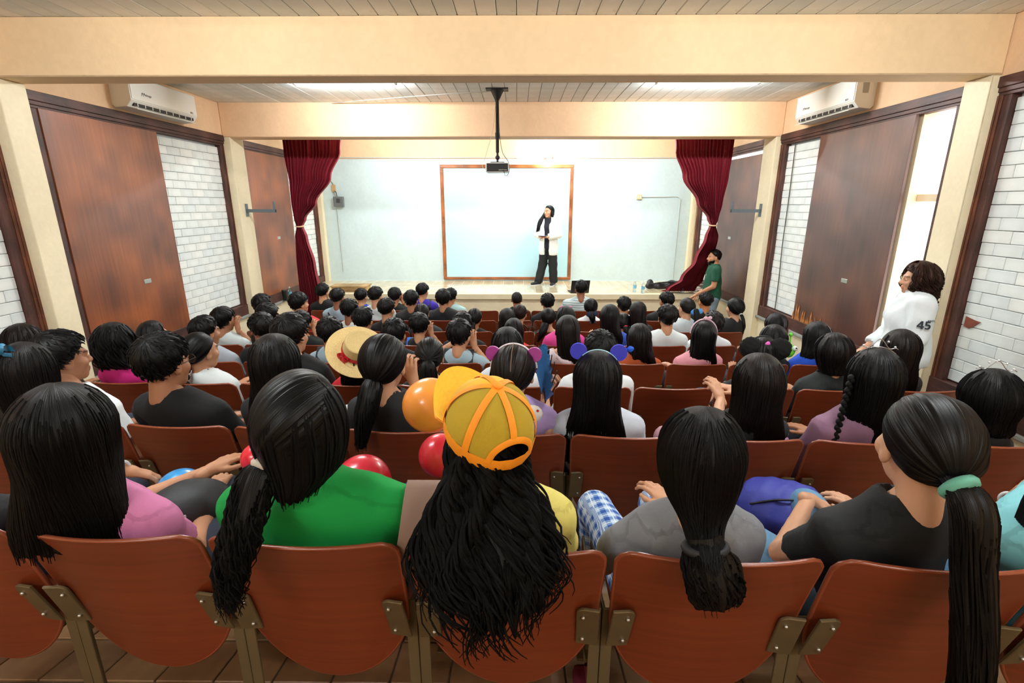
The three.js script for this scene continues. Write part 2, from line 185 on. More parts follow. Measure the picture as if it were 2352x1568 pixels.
// ---------------------------------------------------------------- seats
function backGeo() {
  const W = .492, H = .55, R = 24, C = 18, th = .012, pos = [], uv = [], ix = [];
  const half = (y) => { let w = W / 2 - .016 * (1 - y / H); if (y < .3) w *= Math.pow(1 - Math.pow(1 - y / .3, 2.2), 1 / 2); if (y > H - .046) w -= .046 - Math.sqrt(Math.max(0, .046 * .046 - (y - H + .046) ** 2)); return Math.max(w, 0); };
  const ys = []; for (let j = 0; j <= R; j++) { const t = j / R; ys.push(H * (t < .5 ? 2 * t * t * .9 + .1 * t * 2 * .5 : 1 - 2 * (1 - t) * (1 - t) * .9 - .1 * (1 - t))); } ys[0] = .0008; ys[R] = H - .0006; ys.sort((a, b) => a - b);
  for (const f of [0, 1]) for (let j = 0; j <= R; j++) { const y = ys[j], w = half(y); for (let i = 0; i <= C; i++) { const s = i / C * 2 - 1, x = s * w, z = -.034 * (x / .23) ** 2 - .32 * (H - y) + .035 * (1 - y / H) ** 2 - f * th; pos.push(x, y, z); uv.push(x, y); } }
  const N = (R + 1) * (C + 1), I = (f, j, i) => f * N + j * (C + 1) + i; for (let j = 0; j < R; j++) for (let i = 0; i < C; i++) { ix.push(I(0, j, i), I(0, j, i + 1), I(0, j + 1, i + 1), I(0, j, i), I(0, j + 1, i + 1), I(0, j + 1, i)); ix.push(I(1, j, i), I(1, j + 1, i + 1), I(1, j, i + 1), I(1, j, i), I(1, j + 1, i), I(1, j + 1, i + 1)); }
  const g = new THREE.BufferGeometry(); g.setAttribute('position', new THREE.Float32BufferAttribute(pos, 3)); g.setAttribute('uv', new THREE.Float32BufferAttribute(uv, 2)); g.setIndex(ix); g.computeVertexNormals();
  // rounded rim round the edge
  const loop = []; const zc = (x, y) => -.034 * (x / .23) ** 2 - .32 * (H - y) + .035 * (1 - y / H) ** 2 - th / 2;
  for (let j = 0; j <= R; j++) { const y = ys[j], w = half(y); loop.push([w, y]); } for (let j = R; j >= 0; j--) { const y = ys[j], w = half(y); loop.push([-w, y]); }
  const pts = []; for (const [x, y] of loop) { const p = V(x, y, zc(x, y)); if (!pts.length || pts[pts.length - 1].distanceTo(p) > .006) pts.push(p); } for (let i = 1; i < 6; i++) { } // top edge points
  const top = []; for (let i = 1; i < 10; i++) { const x = mix(half(ys[R]), -half(ys[R]), i / 10); top.push(V(x, ys[R], zc(x, ys[R]))); } const mid = pts.findIndex((p) => p.x < 0); pts.splice(mid < 0 ? pts.length : mid, 0, ...top);
  const rim = new THREE.TubeGeometry(new THREE.CatmullRomCurve3(pts, true, 'centripetal'), 72, th / 2 + .0006, 5, true);
  return [keep(g), keep(rim)];
}
const [backG, rimG] = backGeo();
const seatG = (() => { const g = new THREE.BoxGeometry(.43, .016, .4, 8, 1, 8), p = g.attributes.position; for (let i = 0; i < p.count; i++) { const x = p.getX(i), z = p.getZ(i); p.setY(i, p.getY(i) + .02 * (z / .2) ** 2 * (z < 0 ? -1.2 : 1) + .015 * (x / .215) ** 2); } g.computeVertexNormals(); g.translate(0, .425, -.40); return muv(g); })();
const legG = join([bx(-.016, .016, 0, .54, -.004, .004, .003), bx(.008, .016, 0, .54, -.03, .0, .003), bx(-.012, .012, 0, .012, -.06, .05, .003)]), armG = join([bx(-.004, .004, .36, .47, -.42, -.02, .003), bx(-.012, .012, 0, .4, -.40, -.37, .003), bx(-.012, .012, 0, .012, -.44, -.33, .003)]);
const plateG = (() => { const sh = new THREE.Shape(); sh.moveTo(-.03, 0); sh.lineTo(.026, 0); sh.lineTo(.026, .165); sh.lineTo(-.012, .165); sh.quadraticCurveTo(-.03, .16, -.03, .145); sh.lineTo(-.03, .02); return muv(new THREE.ExtrudeGeometry(sh, { depth: .005, bevelEnabled: true, bevelSize: .002, bevelThickness: .002, bevelSegments: 1 })); })();
const boltG = new THREE.SphereGeometry(.006, 8, 5), seatsAt = new Map();
function chair(r, c) {
  const x = .49 + .517 * c, Z = ROWZ[r] + SLOPE[r] * x, g = thing('auditorium_seat', 'x', 'seat', [x, ROWY[r], -Z], -Math.atan(SLOPE[r]) * -1);
  const b = mesh('backrest', backG, M.ply, g); b.position.y = .253; mesh('edge', rimG, M.edge, b);
  mesh('seat', seatG, M.ply, g);
  for (const s of [-1, 1]) {
    const p = mesh('bracket', plateG, M.steel, g); p.scale.x = s; p.position.set(s * .22, .44, -.122); p.rotation.set(.3, s * -.12, 0, 'YXZ');
    if (r < 2) for (const y of [.03, .135]) { const q = mesh('bolt', boltG, M.bolt, p); q.position.set(-.014, y, .009); }
    const l = mesh('leg', legG, M.steel, g); l.position.set(s * .242, 0, -.14); l.scale.x = s; const a = mesh('side_arm', armG, M.steel, g); a.position.set(s * .243, 0, -.12);
  }
  seatsAt.set(r + ',' + c, g); return g;
}
const COLS = [[-5, 3], [-6, 4], [-7, 4], [-7, 4], [-7, 4], [-7, 4], [-7, 4], [-7, 4]];
COLS.forEach(([a, b], r) => { for (let c = a; c <= b; c++) chair(r, c); });
function labelSeats() { const W = new Map([...seatsAt].map(([k, g]) => [k, g.userData.who])); for (const [k, g] of seatsAt) { const [r, c] = k.split(',').map(Number), at_ = (a, b) => W.get(a + ',' + b); delete g.userData.who; g.userData.label = W.get(k) ? 'plywood seat of ' + W.get(k) : at_(r - 1, c) ? 'empty plywood seat before ' + at_(r - 1, c) : at_(r + 1, c) ? 'empty plywood seat behind ' + at_(r + 1, c) : 'empty plywood seat beside ' + (at_(r, c - 1) || at_(r, c + 1)); } }
// ---------------------------------------------------------------- bodies: distance fields meshed with surface nets
// prim: {a,b,ra,rb,k,sx,sz} tapered capsule (x and z may be squeezed) or {c,r:[x,y,z],k} ellipsoid; neg: carved away
function field(prims) {
  const P = prims.map((p) => p.c ? [1, ...p.c, ...p.r, p.k ?? .02, p.neg ? 1 : 0] : [0, ...p.a, ...p.b, p.ra, p.rb ?? p.ra, p.k ?? .02, p.sx ?? 1, p.sz ?? 1]);
  return (x, y, z) => { let d = 9;
    for (const p of P) { let e, k;
      if (p[0]) { const dx = x - p[1], dy = y - p[2], dz = z - p[3], a = dx / p[4], b = dy / p[5], c = dz / p[6], k0 = Math.sqrt(a * a + b * b + c * c), k1 = Math.sqrt((a / p[4]) ** 2 + (b / p[5]) ** 2 + (c / p[6]) ** 2); e = k1 > 1e-9 ? k0 * (k0 - 1) / k1 : -Math.min(p[4], p[5], p[6]); k = p[7]; if (p[8]) { e = -e; const h = Math.max(k - Math.abs(d - e), 0) / k; d = Math.max(d, e) + h * h * k * .25; continue; } }
      else { const sx = p[10], sz = p[11], ax = (x - p[1]) / sx, ay = y - p[2], az = (z - p[3]) / sz, bx_ = (p[4] - p[1]) / sx, by = p[5] - p[2], bz = (p[6] - p[3]) / sz, q = bx_ * bx_ + by * by + bz * bz, t = q > 0 ? Math.min(1, Math.max(0, (ax * bx_ + ay * by + az * bz) / q)) : 0, ex = ax - bx_ * t, ey = ay - by * t, ez = az - bz * t; e = (Math.sqrt(ex * ex + ey * ey + ez * ez) - (p[7] + (p[8] - p[7]) * t)) * Math.min(sx, sz, 1); k = p[9]; }
      if (e > d + k) continue; const h = Math.max(k - Math.abs(d - e), 0) / k; d = Math.min(d, e) - h * h * k * .25; }
    return d; };
}
function net(f, lo, hi, s) {
  const nx = Math.ceil((hi[0] - lo[0]) / s) + 1, ny = Math.ceil((hi[1] - lo[1]) / s) + 1, nz = Math.ceil((hi[2] - lo[2]) / s) + 1, D = new Float32Array(nx * ny * nz), id = new Int32Array(nx * ny * nz).fill(-1), pos = [], ix = [], I = (i, j, k) => (k * ny + j) * nx + i;
  for (let k = 0; k < nz; k++) for (let j = 0; j < ny; j++) for (let i = 0; i < nx;) { const d = f(lo[0] + i * s, lo[1] + j * s, lo[2] + k * s); D[I(i, j, k)] = d; const skip = d > 2.5 * s ? Math.floor(d * .6 / s) : 0; i++; for (let q = 0; q < skip && i < nx; q++, i++) D[I(i, j, k)] = d * .3; }
  const E = [[0, 1], [0, 2], [0, 4], [1, 3], [1, 5], [2, 3], [2, 6], [3, 7], [4, 5], [4, 6], [5, 7], [6, 7]];
  for (let k = 0; k < nz - 1; k++) for (let j = 0; j < ny - 1; j++) for (let i = 0; i < nx - 1; i++) {
    const b = I(i, j, k), c = [D[b], D[b + 1], D[b + nx], D[b + nx + 1], D[b + nx * ny], D[b + nx * ny + 1], D[b + nx * ny + nx], D[b + nx * ny + nx + 1]]; let m = 0; for (let q = 0; q < 8; q++) if (c[q] < 0) m |= 1 << q; if (m === 0 || m === 255) continue;
    let x = 0, y = 0, z = 0, n = 0; for (const [p, q] of E) if ((c[p] < 0) !== (c[q] < 0)) { const t = c[p] / (c[p] - c[q]); x += mix(p & 1, q & 1, t); y += mix(p >> 1 & 1, q >> 1 & 1, t); z += mix(p >> 2, q >> 2, t); n++; }
    id[b] = pos.length / 3; pos.push(lo[0] + (i + x / n) * s, lo[1] + (j + y / n) * s, lo[2] + (k + z / n) * s);
  }
  const quad = (a, b, c, d, flip) => { if (a < 0 || b < 0 || c < 0 || d < 0) return; if (flip) ix.push(a, c, b, b, c, d); else ix.push(a, b, c, b, d, c); };
  for (let k = 1; k < nz - 1; k++) for (let j = 1; j < ny - 1; j++) for (let i = 1; i < nx - 1; i++) { const b = I(i, j, k), d = D[b] < 0;
    if (d !== D[b + 1] < 0) quad(id[b - nx - nx * ny], id[b - nx * ny], id[b - nx], id[b], !d);
    if (d !== D[b + nx] < 0) quad(id[b - 1 - nx * ny], id[b - 1], id[b - nx * ny], id[b], !d);
    if (d !== D[b + nx * ny] < 0) quad(id[b - 1 - nx], id[b - nx], id[b - 1], id[b], !d); }
  const g = new THREE.BufferGeometry(); g.setAttribute('position', new THREE.Float32BufferAttribute(pos, 3)); g.setIndex(ix); g.computeVertexNormals(); return g;
}
const white3 = (g) => { g.setAttribute('color', new THREE.BufferAttribute(new Float32Array(g.attributes.position.count * 3).fill(1), 3)); g.deleteAttribute('uv'); return g; };
// heads: face looks along -z, origin in the middle of the skull, crown at +.115, chin at -.115
function headGeo(male, cell) {
  const j = male ? 1 : 0, pr = [{ c: [0, .025, .012], r: [.075, .091, .094] }, { c: [0, -.042, -.028], r: [.058 + .004 * j, .074, .062], k: .03 }, { c: [0, -.096, -.060], r: [.024 + .004 * j, .02, .022], k: .03 }, { c: [.042, -.026, -.052], r: [.026, .022, .026], k: .025 }, { c: [-.042, -.026, -.052], r: [.026, .022, .026], k: .025 },
    { a: [-.034, .02, -.076], b: [.034, .02, -.076], ra: .014 + .002 * j, k: .02 }, { a: [0, .012, -.086], b: [0, -.028, -.106], ra: .008, rb: .0125, k: .014 }, { c: [.011, -.033, -.096], r: [.009, .008, .01], k: .01 }, { c: [-.011, -.033, -.096], r: [.009, .008, .01], k: .01 }, { a: [-.02, -.0605, -.0845], b: [.02, -.0605, -.0845], ra: .0075, k: .008 }, { a: [-.017, -.073, -.083], b: [.017, -.073, -.083], ra: .008, k: .008 },
    { a: [0, -.05, .022], b: [0, -.15, .036], ra: male ? .05 : .042, rb: male ? .054 : .045, k: .03 }];
  for (const s of [-1, 1]) { pr.push({ c: [s * .032, .0, -.098], r: [.019, .013, .016], k: .016, neg: 1 }, { c: [s * .032, .001, -.0775], r: [.0135, .0125, .0125], k: .003 }, { c: [s * .080, -.008, .012], r: [.011, .033, .021], k: .008 }, { c: [s * .092, -.004, .006], r: [.008, .018, .011], k: .008, neg: 1 }); }
  const g = net(field(pr), [-.11, -.215, -.135], [.11, .135, .125], cell), p = g.attributes.position, c = new Float32Array(p.count * 3).fill(1);
  for (let i = 0; i < p.count; i++) { const x = Math.abs(p.getX(i)), y = p.getY(i), z = p.getZ(i); let q = null; if (z < -.078 && y < -.055 && y > -.082 && x < .026) q = [.82, .5, .5]; else if (z < -.066 && y > .021 && y < .031 && x > .012 && x < .052) q = [.16, .13, .12]; else if (z < -.083 && y > -.008 && y < .009 && x > .018 && x < .045) q = x > .025 && x < .039 ? [.08, .06, .05] : [1.5, 1.7, 1.9]; if (q) c.set(q, i * 3); }
  g.setAttribute('color', new THREE.BufferAttribute(c, 3)); return g;
}
const heads = {}; const headOf = (male, cell) => heads[male + '' + cell] ??= headGeo(male, cell);
// right hand: wrist at the origin, fingers along -z, palm down, thumb towards -x; curl bends the fingers down
const hands = {}; function handGeo(curl, spread = 1) {
  const key = curl + ',' + spread; if (hands[key]) return hands[key]; const pr = [{ a: [0, 0, .03], b: [0, 0, -.02], ra: .024, rb: .024, sz: 1, k: .02 }];
  const K = [[-.030, .0, -.083], [-.010, .003, -.089], [.010, .002, -.085], [.029, -.002, -.076]], L = [[.040, .024, .02], [.045, .028, .022], [.041, .026, .021], [.032, .019, .018]];
  K.forEach((k, i) => { pr.push({ a: [k[0] * .45, 0, -.012], b: k, ra: .015, rb: .0105, k: .014 }); let p = k, an = .12 + curl * .5; const sx = k[0] * .25 * spread; L[i].forEach((l, n) => { const q = [p[0] + sx * l * 8, p[1] - Math.sin(an) * l, p[2] - Math.cos(an) * l]; pr.push({ a: p, b: q, ra: .0098 - .0008 * n, rb: .0088 - .0009 * n, k: .004 }); p = q; an += .22 + curl * .75; }); });
  let p = [-.020, -.004, -.022]; for (const [q, r] of [[[-.045, -.014, -.052], .013], [[-.054, -.02 - .012 * curl, -.082], .0105], [[-.052 + .012 * curl, -.026 - .02 * curl, -.106], .009]]) { pr.push({ a: p, b: q, ra: r + .0015, rb: r, k: .006 }); p = q; }
  const g = net(field(pr), [-.085, -.13, -.215], [.075, .04, .06], .0055); return hands[key] = white3(g);
}
function handAt(W, dir, right, curl, roll = 0, size = 1) { const g = handGeo(curl).clone(); if (!right) { g.scale(-1, 1, 1); const ix = g.index.array; for (let i = 0; i < ix.length; i += 3) { const t = ix[i]; ix[i] = ix[i + 1]; ix[i + 1] = t; } } g.scale(size, size, size); const z = dir.clone().normalize().negate(); let y = V(0, 1, 0).addScaledVector(z, -z.y); if (y.length() < .2) y = V(0, 0, z.y > 0 ? -1 : 1); y.normalize().applyAxisAngle(z, roll); const x = V().crossVectors(y, z); g.applyMatrix4(new THREE.Matrix4().makeBasis(x, y, z).setPosition(W)); g.computeVertexNormals(); return g; }
const joinC = (list) => { const g = mergeGeometries(list.map((q) => { for (const k of Object.keys(q.attributes)) if (!['position', 'normal', 'color'].includes(k)) q.deleteAttribute(k); return q; })); return g; };

// ---------------------------------------------------------------- hair
// hairline as an elevation (deg) above the middle of the skull for an azimuth measured from the back of the head
const lineAt = (az, o) => { const k = [[0, -46], [35, -44], [62, -38], [78, -22], [88, -4], [97, -2], [104, 8], [118, 18], [140, 36], [180, 42]]; let a = Math.abs(az); for (let i = 1; i < k.length; i++) if (a <= k[i][0]) { return mix(k[i - 1][1], k[i][1], (a - k[i - 1][0]) / (k[i][0] - k[i - 1][0])) + (a < 80 ? (o.nape || 0) : 0) + (a > 100 ? (o.fringe || 0) : 0); } return 42; };
const skull = (d, t) => V(d.x * (.079 + t), .025 + d.y * (.094 + t), .012 + d.z * (.098 + t));
function grid(rows, flip) { const nt = rows.length, n = rows[0].length, pos = [], uv = [], ix = []; for (let j = 0; j < nt; j++) for (let i = 0; i < n; i++) { const p = rows[j][i]; pos.push(p.x, p.y, p.z); uv.push(i / (n - 1) * (p.w ?? 1), j / (nt - 1)); } for (let j = 0; j < nt - 1; j++) for (let i = 0; i < n - 1; i++) { const a = j * n + i, b = a + 1, c = a + n, d = c + 1; if (flip) ix.push(a, c, b, b, c, d); else ix.push(a, b, c, b, d, c); } const g = new THREE.BufferGeometry(); g.setAttribute('position', new THREE.Float32BufferAttribute(pos, 3)); g.setAttribute('uv', new THREE.Float32BufferAttribute(uv, 2)); g.setIndex(ix); g.computeVertexNormals(); return g; }
function lock(pts, r0, r1 = .001, sides = 4, mid = null) { const n = pts.length, rows = []; let up = V(.3, .5, .81); for (let j = 0; j < n; j++) { const t = pts[Math.min(n - 1, j + 1)].clone().sub(pts[Math.max(0, j - 1)]).normalize(); const a = V().crossVectors(t, up); if (a.lengthSq() < 1e-4) a.set(1, 0, 0); a.normalize(); const b = V().crossVectors(a, t); const q = j / (n - 1), r = mid ? mix(r0, r1, q) + mid * Math.sin(q * Math.PI) : mix(r0, r1, q); const row = []; for (let i = 0; i <= sides; i++) { const an = i / sides * Math.PI * 2; row.push(pts[j].clone().addScaledVector(a, Math.cos(an) * r).addScaledVector(b, Math.sin(an) * r)); } rows.push(row); } return grid(rows, true); }
// hair close to the skull, combed away from (or towards) a pole direction
function capHair(o = {}) {
  const P = (o.pole || V(0, .82, .57)).clone().normalize(), n = o.n || 72, nt = o.nt || 16, rows = [], thick = o.t || (() => .018), sd = o.seed || 0, A = V().crossVectors(P, V(1, 0, .01)).normalize(), B = V().crossVectors(P, A), gr = o.groove ?? .0035, ends = [];
  const dirAt = (ps, al) => P.clone().multiplyScalar(Math.cos(al)).addScaledVector(A, Math.sin(al) * Math.cos(ps)).addScaledVector(B, Math.sin(al) * Math.sin(ps));
  const inside = (d) => Math.asin(clamp(d.y, -1, 1)) / RAD > lineAt(Math.atan2(d.x, d.z) / RAD, o);
  for (let i = 0; i <= n; i++) { const ps = i / n * Math.PI * 2; let al = .05; while (al < 2.9 && inside(dirAt(ps, al))) al += .03; ends.push(al); }
  ends[n] = ends[0]; for (let q = 0; q < 2; q++) { const e = ends.slice(); for (let i = 0; i <= n; i++) ends[i] = (e[i] * 2 + e[(i + n - 1) % n] + e[(i + 1) % n]) / 4; ends[n] = ends[0]; }
  for (let j = 0; j <= nt + 1; j++) { const row = []; for (let i = 0; i <= n; i++) { const q = Math.min(1, j / nt), ps = i / n * Math.PI * 2 + (o.swirl || 0) * q, d = dirAt(ps, ends[i] * Math.pow(q, .9)); const g = (noise(Math.cos(ps) * 9 + 20 + sd, Math.sin(ps) * 9 + 20, q * (o.along ?? 1.5)) - .5) * 2 + (noise(Math.cos(ps) * 26 + 60 + sd, Math.sin(ps) * 26 + 60, q * 3) - .5) * 1.1; let t = thick(d, q) * (1 - .75 * Math.pow(q, 6)) + gr * g * sm(0, .2, q) * (1 - .6 * q * q * q); if (j > nt) t = -.012; const p = skull(d, Math.max(t, j > nt ? -.02 : .002)); p.w = o.uw || 1.2; row.push(p); } rows.push(row); }
  const list = [grid(rows, !o.flip)];
  for (let i = 0; i < (o.tufts || 0); i++) { const ps = rnd() * Math.PI * 2, k = Math.floor(ps / (Math.PI * 2) * n), q = Math.pow(rnd(), .7) * .92, al = ends[k] * q, d = dirAt(ps, al), d2 = dirAt(ps + rr(-.25, .25) + (o.comb || 0), Math.min(ends[k] * 1.02, al + (o.tl || .34))), a = skull(d, thick(d, q) * .7), b = skull(d2, thick(d2, Math.min(1, q + .25)) * (o.lift ?? .95) + rr(0, .005)), m = a.clone().add(b).multiplyScalar(.5).addScaledVector(d, .006 + (o.puff || 0)); list.push(lock([a, m, b], (o.tw || .0075) * rr(.7, 1.2), .0012, 3, .001)); }
  return list;
}
// hair that falls from the crown: az = 0 at the back, to both cheeks
function fallHair(o) {
  const L = o.len, vol = o.vol ?? .016, a = .082 + vol, b = .098 + vol * .9, c = .102 + vol, max = (o.front ?? 118) * RAD, n = o.n || 90, nt = o.nt || 34, sd = o.seed || 0, back = o.back ?? .085, spread = o.spread ?? 1, wave = o.wave || 0, wf = o.wf || 22, tip = o.tip ?? .9, gr = o.groove ?? .0022, px = o.part || 0;
  const tv = o.top ?? 0; const path = (ph, t, off = 0) => { const arc = .17, tot = arc + L, s = t * tot; let x, y, z; const Lp = ph / max;
    off -= tv * (1 - sm(arc * .6, arc + (o.topEnd ?? .1), s)); if (s < arc) { const th = Math.pow(s / arc, .85) * Math.PI / 2; x = (a + off) * Math.sin(th) * Math.sin(ph) + px * (1 - Math.sin(th)); y = (b + off) * Math.cos(th) + .02; z = (c + off) * Math.sin(th) * Math.cos(ph) + .012 - .012 * (1 - Math.sin(th)); }
    else { const w = s - arc, k = sm(.05, .26, w), g = sm(.0, .1, w) * (1 - sm(.1, .24, w)) * (o.neck ?? .1), sp = mix(1, spread, sm(.05, L, w)) * (1 - g) * mix(1, tip, sm(L * .6, L, w)), cz = (c + off) * Math.cos(ph) + .012, fz = Math.abs(ph) > 1.75 && o.frontFall ? -.05 : back + .03 * Math.cos(ph) + off; x = (a + off) * Math.sin(ph) * sp; y = .02 - w; z = mix(cz * (1 - g * .5), Math.abs(ph) > 1.75 && o.frontFall ? -.07 : Math.max(fz, cz * .2), k); }
    if (wave) { const e = sm(.1, .3, s) * wave; x += e * Math.sin(s * wf + ph * 5 + sd) * (.5 + noise(ph * 4, sd)); z += e * .6 * Math.sin(s * wf * .9 + ph * 9 + 2 * sd); }
    if (o.sway) x += o.sway * sm(.17, tot, s) * tot; if (o.bz) z += o.bz * sm(arc + .12, tot, s); return V(x, y, z); };
  const rows = []; for (let j = 0; j <= nt + 3; j++) { const row = []; for (let i = -1; i <= n + 1; i++) { const q = clamp(i / n, 0, 1), ph = -max + 2 * max * q, rag = 1 - (o.rag ?? .05) * noise(q * 40 + sd * 3, 3.3), tj = Math.min(1, j / nt), t = tj * rag * (o.hem ? 1 - o.hem * Math.abs(ph / max) ** 2 : 1);
      const g = gr * sm(.05, .3, t) * ((noise(q * 26 + sd * 7, t * 2.2, sd) - .5) * 2.2 + (noise(q * n * .45 + sd * 3, t * 3, sd + 4) - .5) * 1.2); const p = path(ph, t, g); if (i < 0 || i > n) { p.x *= .72; p.z += .015; p.y -= .002; } if (j > nt) { const e = (j - nt) / 3, cz = back; p.x *= 1 - .75 * e; p.z = mix(p.z, cz - .02, .8 * e); p.y += .03 * e; } p.w = 1.4; row.push(p); } rows.push(row); }
  const list = [grid(rows, true)];
  for (let i = 0; i < (o.locks || 0); i++) { const ph = rr(-1, 1) * max, t0 = o.lt0 ?? rr(.1, .5), t1 = rr(.86, 1.04) - (o.hem ? o.hem * Math.abs(ph / max) ** 2 : 0), pts = [], m = o.lseg || 14, ca = (o.curl || 0) * rr(.6, 1.3), cf = (o.cf || 40) * rr(.8, 1.2), pp = rr(0, 6), drift = rr(-.25, .25); for (let j = 0; j <= m; j++) { const q = j / m, t = mix(t0, t1, q), p = path(clamp(ph + drift * q, -max, max), t, .0015), e = sm(0, .35, q) * ca; p.x += Math.sin(q * cf * (t1 - t0) * (L + .17) + pp) * e; p.z += Math.cos(q * cf * (t1 - t0) * (L + .17) + pp) * e * .8; if (o.fly) { p.x += o.fly * q * q * Math.sin(pp * 7); p.z += o.fly * q * q * .5 * Math.abs(Math.cos(pp * 3)); } pts.push(p); } list.push(lock(pts, (o.lr || .005) * rr(.6, 1.2), .0008, 4, .0015)); }
  return list;
}
function tailHair(pts, r, o = {}) { // a bundle along a curve: pony tails
  const cv = new THREE.CatmullRomCurve3(pts), nt = o.nt || 22, n = o.n || 20, rows = [], sd = o.seed || 1, fr = cv.computeFrenetFrames(nt, false), list = []; let N = V(1, 0, 0), fl = o.flat ?? .75;
  for (let j = 0; j <= nt; j++) { const q = j / nt, p = cv.getPoint(q), t = cv.getTangent(q), A = N.clone().addScaledVector(t, -N.dot(t)).normalize(), B = V().crossVectors(t, A), rad = r * (o.prof ? o.prof(q) : (.55 + .6 * sm(0, .25, q)) * (1 - .72 * sm(.55, 1, q))); const row = []; for (let i = 0; i <= n; i++) { const an = i / n * Math.PI * 2, g = 1 + .16 * (noise(Math.cos(an) * 4 + 9 + sd, Math.sin(an) * 4 + 9, q * 2) - .5) * 2 + .07 * (noise(Math.cos(an) * 11 + 9 + sd, Math.sin(an) * 11 + 9, q * 2) - .5) * 2; const e = p.clone().addScaledVector(A, Math.cos(an) * rad * g).addScaledVector(B, Math.sin(an) * rad * g * fl); e.w = .5; row.push(e); } rows.push(row); }
  list.push(grid(rows, true));
  for (let i = 0; i < (o.locks || 10); i++) { const a0 = rnd() * 6.28, ps = [], q0 = rr(.1, .6), q1 = rr(.9, 1.0), w = (o.curl || 0) * rr(.5, 1.4), f = rr(10, 16); for (let j = 0; j <= 12; j++) { const q = mix(q0, q1, j / 12), p = cv.getPoint(Math.min(1, q)), rad = r * (o.prof ? o.prof(q) : (.55 + .6 * sm(0, .25, q)) * (1 - .5 * sm(.55, 1, q))); if (q > .97) p.y -= (q - .97) * .5; p.x += Math.cos(a0) * rad + w * Math.sin(j / 12 * f + a0); p.z += Math.sin(a0) * rad * fl + w * Math.cos(j / 12 * f + a0); ps.push(p); } list.push(lock(ps, r * (o.lw || .08), .0008, 4)); }
  return list;
}
const hairMat = {}; function hairM(c) { const k = c.join(); return hairMat[k] ??= mat(c.map((x) => x * .6), .42, { map: T.strandC, bumpMap: T.strand, bumpScale: .0014, specularIntensity: .42, anisotropy: .5, anisotropyRotation: Math.PI / 2 }); }
const skinMats = {}; function skinM(c) { const k = c.join(); return skinMats[k] ??= mat(c, .55, { vertexColors: true, sheen: .15, sheenRoughness: .5 }); }
const clothMats = {}; function clothM(c, r = .85) { const k = c.join() + r; return clothMats[k] ??= mat(c, r, { bumpMap: per(T.cloth, .25), bumpScale: .0006, sheen: .25, sheenRoughness: .6, sheenColor: sc(...c.map((x) => Math.min(255, x + 40))) }); }

// ---------------------------------------------------------------- people
// the seated lower half, shared: trousers and shoes
const seatLegs = {}; function seatedLegs(open) { return seatLegs[open] ??= (() => { const pr = [{ c: [0, .5, -.02], r: [.165, .1, .135] }]; for (const s of [-1, 1]) pr.push({ a: [s * .09, .505, -.02], b: [s * (.1 + open), .5, -.43], ra: .085, rb: .062, k: .04 }, { a: [s * (.1 + open), .49, -.43], b: [s * (.1 + open), .1, -.45], ra: .062, rb: .046, k: .03 }); return muv(net(field(pr), [-.4, .04, -.58], [.4, .64, .16], .022)); })(); }
const shoeG = (() => { const pr = [{ a: [0, .045, .03], b: [0, .035, -.14], ra: .042, rb: .034, sx: .9 }, { a: [0, .1, .01], b: [0, .05, 0], ra: .042, rb: .045, k: .03 }]; const f = field(pr); return net((x, y, z) => Math.max(f(x, y, z), .003 - y), [-.07, -.01, -.2], [.07, .16, .1], .014); })();
const SKIN = [176, 122, 88], SK2 = [196, 142, 106], SK3 = [150, 98, 68], SK4 = [208, 156, 122];
function torsoPrims(o, fat) { // spine from the hips to the neck, leaning to meet the head
  const { hx, hy, hz, sw, sy, w } = o, nb = [hx * .8, sy + .055, hz * .8 + .03], ch = [hx * .55, sy - .08, hz * .55 + .01];
  return [{ a: [0, .5, 0], b: [hx * .3, mix(.5, sy, .45), hz * .3 + .01], ra: .135 * w + fat, rb: .125 * w + fat, sz: .66, k: .05 }, { a: [hx * .3, mix(.5, sy, .45), hz * .3 + .01], b: ch, ra: .125 * w + fat, rb: .14 * mix(w, 1, .5) + fat, sz: .66, k: .06 },
    { a: [ch[0] - sw + .045, sy - .01, ch[2] + .005], b: [ch[0] + sw - .045, sy - .01, ch[2] + .005], ra: .052 * mix(w, 1, .4) + fat, k: .06 }, { a: [nb[0] - .07, sy + .02, nb[2] - .005], b: [nb[0] + .07, sy + .02, nb[2] - .005], ra: .042 + fat, k: .06 }, { a: [ch[0], sy - .03, ch[2]], b: [nb[0], sy + .045, nb[2]], ra: .075 + fat, rb: .052 + fat, k: .06 }, { a: [ch[0] - sw * .55, sy + .005, ch[2] + .012], b: [nb[0], sy + .062, nb[2]], ra: .045 + fat, rb: .048 + fat, k: .06 }, { a: [ch[0] + sw * .55, sy + .005, ch[2] + .012], b: [nb[0], sy + .062, nb[2]], ra: .045 + fat, rb: .048 + fat, k: .06 }];
}
function armChain(o, s, fat, arm) { const cx = o.hx * .55, S = V(cx + s * o.sw, o.sy - .015, o.hz * .55 + .012), E = arm.e.clone(), W = arm.w.clone(); return { S, E, W, pr: [{ a: S.toArray(), b: E.toArray(), ra: .044 * o.aw + fat, rb: .036 * o.aw + fat, k: .03 }, { a: E.toArray(), b: W.toArray(), ra: .037 * o.aw + fat, rb: .025 * o.aw + fat, k: .015 }] }; }
function addHair(list, m, name, parent, H) { const g = join(list); g.applyMatrix4(H); return mesh(name, g, m, parent); }
let pSeed = 1; const VIEW = .8;   // q.hy is the turn as seen from the rear of the hall
